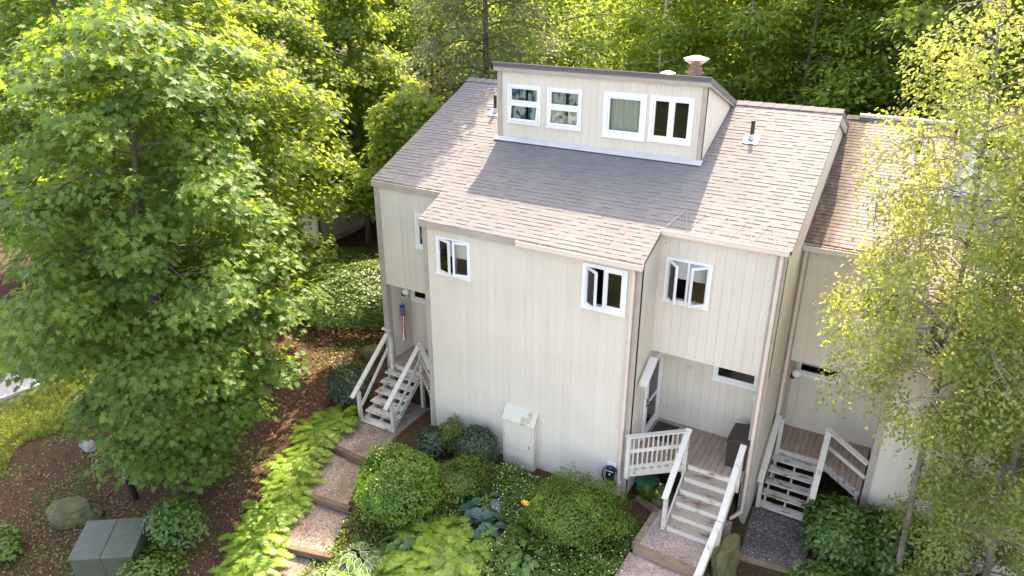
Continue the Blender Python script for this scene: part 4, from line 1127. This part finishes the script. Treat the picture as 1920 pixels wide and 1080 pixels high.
# ferns: arching fronds with paired pinnae
def fern_mesh(seed, R=.55, nf=13):
    rs = np.random.RandomState(seed); P, N, A, S, T = [], [], [], [], []
    for k in range(nf):
        az = 2 * np.pi * k / nf + rs.uniform(-.25, .25); d = np.array([np.cos(az), np.sin(az), 0]); sd = np.array([-d[1], d[0], 0])
        ln = R * rs.uniform(.75, 1.15); upv = rs.uniform(.55, 1.0); tt = rs.uniform(0, 1)
        for i in range(20):
            g = .10 + .90 * i / 19; p = d * ln * g + np.array([0, 0, ln * upv * (1.25 * g - .95 * g * g)])
            w = ln * .17 * np.sin(np.pi * min(1, (1.02 - g) ** .75)) + .012
            for s in (-1, 1):
                P.append(p); A.append(sd * s + d * .45 + np.array([0, 0, -.25])); N.append(np.array([0, 0, 1]) + d * (-.5 + g * .9) + rs.normal(0, .12, 3)); S.append(w); T.append(np.clip(tt * .7 + rs.uniform(0, .3), 0, 1))
    return np.array(P), np.array(N), np.array(A), np.array(S), np.array(T)
LEAF['pinna'] = (np.array([(0, -.14, 0), (.45, -.15, .02), (1, 0, -.10), (.45, .15, .02), (0, .14, 0)]), [(0, 1, 2, 3, 4)])
FERN = [leaves('fern_fronds', *fern_mesh(s, rr), 'pinna', 'fern', False) for s, rr in ((1, .58), (2, .66), (3, .72))]
def fern(loc, k, rz_, sc, label, group):
    t = thing('fern', label, 'fern', loc, rz_, group); t.scale = (sc, sc, sc * rnd.uniform(.9, 1.15))
    link('fronds', FERN[k % 3], t)

# ------------------------------------------------------------------ trees
tree('maple_tree', 'big maple with star-shaped leaves rising beside black bollard light and utility cabinet', on(-4.3, -4.7), 3, 11.8, 1.5, 3.35, .17, 62, .72, 165, .150, 'maple', 'maple', lean=(.02, .07), flat=.11, subs=(3, 5),
     profile=lambda f: min(1.0, .14 + 1.8 * f) * (1.05 - .66 * f ** 2.0), droop=.30, rise=.30)
tree('maple_tree', 'light yellow-green maple standing behind the big maple by the driveway', on(-7.6, -.2), 21, 12.5, 2.6, 3.4, .18, 64, .72, 110, .17, 'maple', 'maple_y', lean=(0, .02), droop=.3)
tree('maple_tree', 'maple overhanging the driveway next to far townhouse', on(-19, 2.5), 53, 13, 1.6, 4.2, .16, 46, .8, 85, .2, 'maple', 'maple_y', lean=(0, 0), droop=.3)
tree('maple_tree', 'maple crowding the driveway edge beyond the lawn', on(-16.0, 1.6), 52, 12, 2.0, 3.8, .16, 46, .75, 85, .18, 'maple', 'maple', lean=(0, 0), droop=.3)

tree('broadleaf_tree', 'grey-green tree close behind the left roof, shading its shingles', on(-3.5, 8.6), 71, 18.0, 5.0, 2.1, .16, 70, .62, 105, .13, 'quad', 'forest2', droop=.4, hang=.25)
tree('maple_tree', 'open light maple in front of far townhouse gable', on(-11.2, 6.4), 43, 11.5, 3.6, 2.6, .13, 50, .62, 105, .17, 'maple', 'maple_y', droop=.34)
tree('maple_tree', 'young maple with leafy boughs beside the left roof corner', on(-3.8, 6.2), 47, 8.4, 4.4, 1.6, .09, 26, .5, 80, .15, 'maple', 'maple_y', lean=(-.02, -.16), droop=.38)
tree('maple_tree', 'leafy maple growing against far townhouse gable wall', on(-11.0, 10.4), 44, 11.8, 2.6, 2.1, .13, 50, .62, 100, .17, 'maple', 'maple_y', droop=.34)
# birch in front of the right townhouse
def birch(label, loc, seed, H, Rc, nl, lean, per=26, h0=1.2):
    return tree('birch_tree', label, loc, seed, H, h0, Rc, .06, nl, .30, per, .080, 'quad', 'birch', 'bark_grey', lean, lambda f: (.5 + .7 * math.sin(math.pi * min(1, .15 + f * .8))) * (1 - .35 * f), droop=.45, rise=.55, flat=.45, subs=(5, 9), hang=.40, up=.4)
birch('slender birch with small yellow-green leaves leaning towards the right townhouse', on(11.25, .5), 5, 12.2, 1.8, 58, (-.055, .05), 64, 5.3)
birch('fuller birch standing over the walkway slabs', on(12.6, .3), 15, 11.5, 1.6, 72, (-.03, .05), 110, .6)

# the wood behind: four kinds of trees, copied
KINDS = [dict(H=15, h0=2.6, Rc=3.3, trunk_r=.17, nlimb=54, spray_r=.85, per=62, lsize=.21, kind='quad', mat='forest1'),
         dict(H=16, h0=3.4, Rc=3.0, trunk_r=.15, nlimb=50, spray_r=.8, per=62, lsize=.19, kind='oval', mat='maple_y', droop=.35),
         dict(H=13, h0=1.6, Rc=3.4, trunk_r=.14, nlimb=54, spray_r=.8, per=66, lsize=.18, kind='quad', mat='forest2', droop=.4, hang=.3),
         dict(H=15, h0=4.0, Rc=2.3, trunk_r=.11, nlimb=38, spray_r=.7, per=50, lsize=.17, kind='quad', mat='forest1', bark='bark_birch')]
KLAB = ['tall green broadleaf tree in the wood behind the townhouses', 'tall light-green maple in the wood behind the townhouses', 'bushy grey-green tree in the wood behind the townhouses', 'white-barked birch trunk in the wood behind the townhouses']
KNAME = ['broadleaf_tree', 'maple_tree', 'broadleaf_tree', 'birch_tree']
protos = []
def wood_tree(k, x, y, s, a, lab=None, grp=None):
    if k not in [p[0] for p in protos]:
        t = tree(KNAME[k], KLAB[k], (0, 0, 0), 60 + k, group='trees of the wood behind', **KINDS[k]); protos.append((k, t))
    else: t = copy_tree([p[1] for p in protos if p[0] == k][0])
    t.location = (x, y, gz(x, y)); t.scale = (s, s, s); t.rotation_euler = (0, 0, a)
    if lab: t['label'] = lab; t['group'] = grp
wr = random.Random(19)
R2 = Vector((math.cos(YAW), math.sin(YAW))); F2 = Vector((-math.sin(YAW), math.cos(YAW)))
spots = []
for row, (yy, sp) in enumerate(((15.2, 3.6), (18.5, 3.6), (22.5, 4.2), (27.5, 4.8), (33.5, 5.4), (41, 6.5), (50, 7.5), (62, 8.5))):
    x = -55
    while x < 36:
        px, py = x + wr.uniform(-1.1, 1.1), yy + wr.uniform(-1.3, 1.3)
        d = Vector((px - CAM.x, py - CAM.y)); dp = d.dot(F2); u = d.dot(R2) / dp * 1.0
        if dp > 4 and -.86 < u < .84 and not (-27 < px < -9.0 and py < 20) and not (-13 < px < -5.5 and py < 17.6): spots.append((px, py, row))
        x += sp
for i, (px, py, row) in enumerate(spots):
    k = wr.choice((0, 0, 1, 1, 2, 3) if row < 4 else (0, 1, 2, 0))
    sm = -13 < px < -4.5 and py < 25; side = 'behind the hedge' if px < -4 else 'behind the clerestory townhouse' if px < 8 else 'behind the right townhouse'
    depth = 'at the near edge of the wood' if row < 2 else 'in the middle of the wood' if row < 5 else 'deep in the wood'
    lab = ('short ' if sm else 'tall ') + ('green broadleaf tree', 'light-green maple', 'bushy grey-green tree', 'white-barked birch')[k] + ' ' + depth + ' ' + side
    wood_tree(k, px, py, .72 if sm else wr.uniform(.85, 1.15), wr.uniform(0, 6.3), lab, 'trees of the wood behind')
# undergrowth at the edge of the wood
for i in range(26):
    px = -14 + i * 1.25 + wr.uniform(-.5, .5); py = 13.6 + wr.uniform(-.7, .9)
    if i == 0: ub = bush('understory_shrub', 'leafy undergrowth bush at the edge of the wood behind the roofs', on(px, py), (1.3, 1.2, 1.5), 2600, .17, 'quad', 'forest1', 77, 'undergrowth at the wood edge', rough=.4, shell=.6)
    else: c = copy_tree(ub); c.location = on(px, py); c.rotation_euler = (0, 0, wr.uniform(0, 6)); s = wr.uniform(.8, 1.5); c.scale = (s, s, s * wr.uniform(.9, 1.5))

# ------------------------------------------------------------------ shrubs and bed
bush('boxwood_ball', 'large round clipped bright green boxwood beside the gravel path', on(.95, -2.75), (.90, .90, .74), 15000, .055, 'oval', 'boxwood', 1, shell=.30, rough=.22, lobes=22, boxy=.2)
bush('holly_shrub', 'dark glossy shrub beside the left porch stairs', on(-2.95, .05), (.72, .62, .52), 7000, .055, 'oval', 'dark_leaf', 2)
bush('holly_shrub', 'dark glossy shrub against the bay wall beside the meter cupboard', on(1.78, -.62), (.55, .48, .50), 5200, .055, 'oval', 'dark_leaf', 3)
bush('holly_shrub', 'low dark shrub at the bay corner behind the round boxwood', on(.55, -.75), (.50, .42, .32), 3500, .055, 'oval', 'dark_leaf', 4)
bush('azalea_shrub', 'olive green azalea between round boxwood and dark shrub', on(1.98, -1.65), (.72, .62, .48), 6500, .05, 'oval', 'azalea', 5, rough=.3, shell=.5)
bush('azalea_shrub', 'small upright yellow-green azalea against the bay corner', on(.98, -.5), (.38, .34, .46), 2800, .05, 'oval', 'azalea', 6, rough=.3, shell=.5)
bush('spirea_shrub', 'wide feathery yellow-green shrub in front of the car charger', on(4.95, -1.5), (1.05, .85, .56), 16000, .050, 'oval', 'lime_shrub', 7, rough=.34, shell=.5, lobes=14)
bush('rhododendron', 'big dark green rhododendron below the right townhouse deck', on(10.05, 1.05), (.95, .75, .62), 5200, .12, 'oval', 'rhodo', 8, rough=.3, shell=.4, upw=.5)
bush('rhododendron', 'dark rhododendron under the birch, beside the larger rhododendron', on(11.15, 1.2), (.95, .7, .66), 4800, .12, 'oval', 'rhodo', 9, rough=.3, shell=.4, upw=.5)
bush('rhododendron', 'low leafy shrub by the pale timber over dark gravel', on(10.0, -.55), (.8, .6, .4), 3000, .13, 'oval', 'rhodo', 10, rough=.4, shell=.5, upw=.6)
bush('young_shrub', 'loose leafy sapling bush around the maple trunk foot', on(-2.95, -5.8), (.65, .55, .62), 1500, .10, 'oval', 'hosta', 12, rough=.4, shell=.7, upw=.6)
bush('young_shrub', 'loose bright sapling foliage right of the utility cabinet', on(-2.45, -6.8), (.6, .5, .35), 1200, .10, 'oval', 'ground_leaf', 13, rough=.4, shell=.7, upw=.6)
bush('young_shrub', 'low light green sprig left of the utility cabinet', on(-6.45, -7.9), (.45, .4, .3), 900, .12, 'oval', 'ground_leaf', 14, rough=.4, shell=.7, upw=.6)
# hedge mass between the houses
bush('hedge', 'broad mounded leafy hedge left of the townhouse corner', on(-6.3, 5.0), (2.3, 2.6, .78), 26000, .10, 'oval', 'hedge', 15, cat='hedge', shell=.18, rough=.14, upw=.5, lobes=20)
bush('hedge', 'low leafy hedge continuing behind the mounded one', on(-9.2, 6.2), (1.6, 1.5, .6), 9000, .10, 'oval', 'hedge', 16, cat='hedge', shell=.2, rough=.2, upw=.5)

# hostas: rosettes of broad leaves
LEAF['hosta'] = (np.array([(0, 0, 0), (.22, -.20, .10), (.50, -.30, .12), (.80, -.18, .04), (1, 0, -.10), (.80, .18, .04), (.50, .30, .12), (.22, .20, .10), (.5, 0, .06)]),
                 [(0, 1, 8), (1, 2, 8), (2, 3, 8), (3, 4, 8), (4, 5, 8), (5, 6, 8), (6, 7, 8), (7, 0, 8)])
def hosta(label, loc, R, n, mat, seed, ls=.24, edge=False):
    rs = np.random.RandomState(seed); t = thing('hosta', label, 'hosta', loc, 0)
    az = rs.uniform(0, 2 * np.pi, n); q = np.sqrt(rs.uniform(0, 1, n)); d = np.stack([np.cos(az), np.sin(az), np.zeros(n)], 1)
    P = d * (q * R * .75)[:, None]; P[:, 2] = .10 + .30 * (1 - q ** 2) * R * 1.2 + rs.uniform(-.02, .03, n)
    N = d * (.2 + .5 * q)[:, None] + rs.normal(0, .16, (n, 3)); N[:, 2] += .9
    A = d + rs.normal(0, .25, (n, 3)); sz = ls * rs.uniform(.7, 1.15, n); tt = rs.uniform(0, 1, n)
    leaves('foliage', P, N, A, sz, tt, 'hosta', mat, t)
    if edge:
        NN = N / np.linalg.norm(N, axis=1, keepdims=True)
        AA = A - NN * (A * NN).sum(1, keepdims=True); AA /= np.linalg.norm(AA, axis=1, keepdims=True)
        leaves('leaf_margin', P - NN * .006 - AA * (sz * .07)[:, None], N, A, sz * 1.17, np.ones(n), 'hosta', 'margin', t)
M['margin'] = leaf_mat('hosta_margin', (.45, .50, .30), (.62, .64, .46), .2)
hosta('white-edged hosta at the gravel path below the round boxwood', on(1.15, -4.35), .62, 130, 'hosta', 1, .22, True)
hosta('second white-edged hosta beside the lower gravel terrace', on(.95, -5.2), .55, 100, 'hosta', 2, .22, True)
hosta('plain green hosta tucked under the round boxwood', on(1.75, -3.55), .62, 110, 'hosta', 3, .24)
hosta('blue-grey hosta between azalea and white flowers', on(2.78, -1.75), .55, 60, 'hosta_blue', 4, .34)
hosta('blue-grey hosta below the bay wall in the flower bed', on(3.0, -2.4), .45, 40, 'hosta_blue', 5, .32)
hosta('green hosta with fading leaves below the orange daylilies', on(4.35, -2.75), .75, 120, 'hosta', 6, .26)
# daylilies
dl = thing('daylily', 'daylily clump with orange blooms in front of the spreading shrub', 'flower', on(4.15, -1.95))
rs = np.random.RandomState(3); n = 60; az = rs.uniform(0, 6.28, n); d = np.stack([np.cos(az), np.sin(az), np.zeros(n)], 1)
leaves('foliage', d * .04, d * .7 + np.array([0, 0, .6]), d * .8 + np.array([0, 0, 1.0]), rs.uniform(.45, .7, n), rs.uniform(0, 1, n), 'strap', 'ground_leaf', dl)
for k, (dx, dy, h) in enumerate(((.12, -.1, .78), (-.18, -.05, .74), (-.30, .05, .66), (.30, .02, .70), (.0, .14, .82))):
    m = MB(); m.tube([(0, 0, 0), (dx * .5, dy * .5, h * .6), (dx, dy, h)], .006, 4); st = m.build('flower_stalk', M['hosta'], dl)
    n = 6; az = np.arange(n) * np.pi / 3; dd2 = np.stack([np.cos(az), np.sin(az), np.zeros(n)], 1)
    leaves('bloom', np.tile([(dx, dy, h)], (n, 1)), np.array([0, 0, 1.0]) - dd2 * .7, dd2 + np.array([0, 0, .5]), np.full(n, .10), np.ones(n), 'oval', 'flower_y', st)
# plants in the barrel and grass tuft beside
rs = np.random.RandomState(5); n = 260; d = unit(rs, n); d[:, 2] = abs(d[:, 2])
leaves('foliage', d * np.array([.26, .26, .22]) + np.array([0, 0, .28]), d + rs.normal(0, .3, (n, 3)), rs.normal(0, 1, (n, 3)), rs.uniform(.05, .09, n), rs.uniform(0, 1, n), 'oval', 'hosta', pl)
n = 5; leaves('bloom', np.array([(.05, -.15, .5), (-.12, .08, .52), (.15, .1, .46), (-.05, -.2, .42), (.2, -.05, .5)]), np.tile([(.2, -.6, 1.0)], (n, 1)), rs.normal(0, 1, (n, 3)), np.full(n, .10), np.ones(n), 'oval', 'flower_y', pl)
gt = thing('grass_clump', 'arching grassy clump beside the flower barrel', 'grass', on(6.0, .05))
n = 130; az = rs.uniform(0, 6.28, n); d = np.stack([np.cos(az), np.sin(az), np.zeros(n)], 1)
leaves('blades', d * .05, d * .8 + np.array([0, 0, .5]), d * .7 + np.array([0, 0, .9]), rs.uniform(.35, .6, n), rs.uniform(0, 1, n), 'strap', 'ground_leaf', gt)

# ferns: strip on the far side of the path, and the clump in the bed
fr = random.Random(4)
for k in range(58):
    y = -.75 - (k / 57) ** .95 * 6.6 + fr.uniform(-.12, .12); x = path_x(y) - .80 - fr.uniform(0, .62)
    fern(on(x, y), k, fr.uniform(0, 6.3), fr.uniform(.72, 1.05), 'bright green fern in the strip along the mulch side of gravel path', 'ferns lining the gravel path')
for k in range(22):
    x, y = 2.6 + fr.uniform(-.95, .95), -3.75 + fr.uniform(-1.0, .9)
    if (x - .95) ** 2 + (y + 2.75) ** 2 < .95: continue
    fern(on(x, y), k, fr.uniform(0, 6.3), fr.uniform(.8, 1.15), 'feathery fern in the bed below the round boxwood', 'ferns in the planting bed')

# ground cover with tiny white flowers
def cover(label, region, n, seed, h, lsize, flowers, mat='ground_leaf', name='ground_cover'):
    rs = np.random.RandomState(seed); x0, x1, y0, y1 = region
    P = np.stack([rs.uniform(x0, x1, n), rs.uniform(y0, y1, n), np.zeros(n)], 1)
    hh = np.array([h * (.45 + .9 * abs(mnoise.noise(Vector((p[0] * 1.6, p[1] * 1.6, seed))) + .25)) for p in P])
    u = rs.uniform(.1, 1, n) ** .6
    P[:, 2] = np.array([gz(p[0], p[1]) for p in P]) + hh * u
    N = rs.normal(0, .45, (n, 3)); N[:, 2] += .9
    o = leaves(name, P, N, rs.normal(0, 1, (n, 3)), lsize * rs.uniform(.7, 1.3, n), rs.uniform(0, 1, n), 'oval', mat, None)
    tag(o, label, 'ground cover', kind='stuff')
    if flowers:
        sel = rs.choice(np.where(u > .8)[0], flowers); Q = P[sel] + np.array([0, 0, .05]) + rs.normal(0, .03, (flowers, 3))
        N = rs.normal(0, .3, (flowers, 3)); N[:, 2] += 1; N[:, 1] -= .3
        f = leaves('flowers', Q, N, rs.normal(0, 1, (flowers, 3)), np.full(flowers, .032), np.ones(flowers), 'oval', 'flower_w', o); f['kind'] = 'stuff'
cover('leafy plants with tiny white flowers below the meter cupboard', (2.5, 4.2, -2.0, -.5), 8000, 1, .34, .065, 130)
cover('bright ground cover with white flowers at the front of the bed', (3.6, 6.15, -4.2, -2.1), 11000, 2, .34, .065, 170)
cover('mixed green ground cover around the boxwood and path edge', (.1, 2.6, -5.6, -1.0), 8000, 3, .22, .06, 90)
cover('green ground cover between spreading shrub and gravel landing', (5.2, 6.2, -2.2, -.6), 2600, 4, .22, .06, 25)
cover('low weeds in mulch behind the porch stairs', (-5.6, -3.6, .8, 3.2), 900, 5, .12, .07, 0)
cover('low weeds in mulch beside the maple', (-7.5, -2.2, -8.2, -5.6), 1500, 6, .10, .06, 0)
cover('leafy ground cover under the birch and along the walkway', (9.6, 12.7, -2.6, 1.8), 6000, 8, .3, .09, 0, 'rhodo')
# lawn
rs = np.random.RandomState(9); n = 26000
P = np.stack([rs.uniform(-13.2, -8.6, n), rs.uniform(-6.5, -1.9, n), np.zeros(n)], 1); P = P[P[:, 0] + .6 * np.sin(P[:, 1] * 2) < -9.2]
P = P[~((P[:, 0] < -11.7) & (P[:, 1] > -6.3) & (P[:, 1] < -2.2))]; n = len(P)
P[:, 2] = [gz(a, b) for a, b, c in P]; d = rs.normal(0, 1, (n, 3)); d[:, 2] = 0
N = d * .7 + np.array([0, 0, .5]); A = d * .35 + np.array([0, 0, 1.0])
tag(leaves('lawn_grass', P, N, A, rs.uniform(.08, .16, n), rs.uniform(0, 1, n), 'blade', 'grass', None), 'sunlit lawn grass beside the driveway beyond the maple', 'grass', kind='stuff')
# fallen leaves and wood chips on the mulch
n = 15000; P = np.stack([rs.uniform(-13, -1.4, n), rs.uniform(-9, 4.5, n), np.zeros(n)], 1)
P = P[(P[:, 0] < -9.0) & (P[:, 1] > -2) | (P[:, 0] > -9.3)]; P = P[np.array([abs(p[0] - path_x(p[1])) > .75 for p in P])]; n = len(P)
P[:, 2] = [gz(a, b) + .012 for a, b, c in P]; N = rs.normal(0, .35, (n, 3)); N[:, 2] += 1
tag(leaves('fallen_leaves', P, N, rs.normal(0, 1, (n, 3)), rs.uniform(.03, .10, n), rs.uniform(0, 1, n), 'quad', 'litter', None), 'brown fallen leaves and wood chips scattered over the mulch', 'leaf litter', kind='stuff')
n = 420; P = np.stack([rs.uniform(-2.3, .9, n), rs.uniform(-6.8, .8, n), np.zeros(n)], 1); P = P[np.array([abs(p[0] - path_x(p[1])) < .7 for p in P])]; n = len(P)
P[:, 2] = [-.082 if b > -1.8 else -.232 if b > -3.38 else -.402 if b > -4.7 else -.592 for a, b, c in P]; N = rs.normal(0, .3, (n, 3)); N[:, 2] += 1
tag(leaves('fallen_leaves', P, N, rs.normal(0, 1, (n, 3)), rs.uniform(.02, .06, n), rs.uniform(0, 1, n), 'quad', 'litter', None), 'scattered dry leaves on the gravel path terraces', 'leaf litter', kind='stuff')
n = 1500; P = np.stack([rs.uniform(8.1, 12.6, n), rs.uniform(-2, 3.6, n), np.zeros(n)], 1); P[:, 2] = [gz(a, b) + .03 for a, b, c in P]
P = P[~((P[:, 0] < 9.6) & (P[:, 1] < 1.9) & (rs.uniform(0, 1, n) < .93))]; n = len(P)
N = rs.normal(0, .35, (n, 3)); N[:, 2] += 1
tag(leaves('fallen_leaves', P, N, rs.normal(0, 1, (n, 3)), rs.uniform(.03, .08, n), rs.uniform(0, 1, n), 'quad', 'litter', None), 'brown fallen leaves under the right townhouse deck', 'leaf litter', kind='stuff')
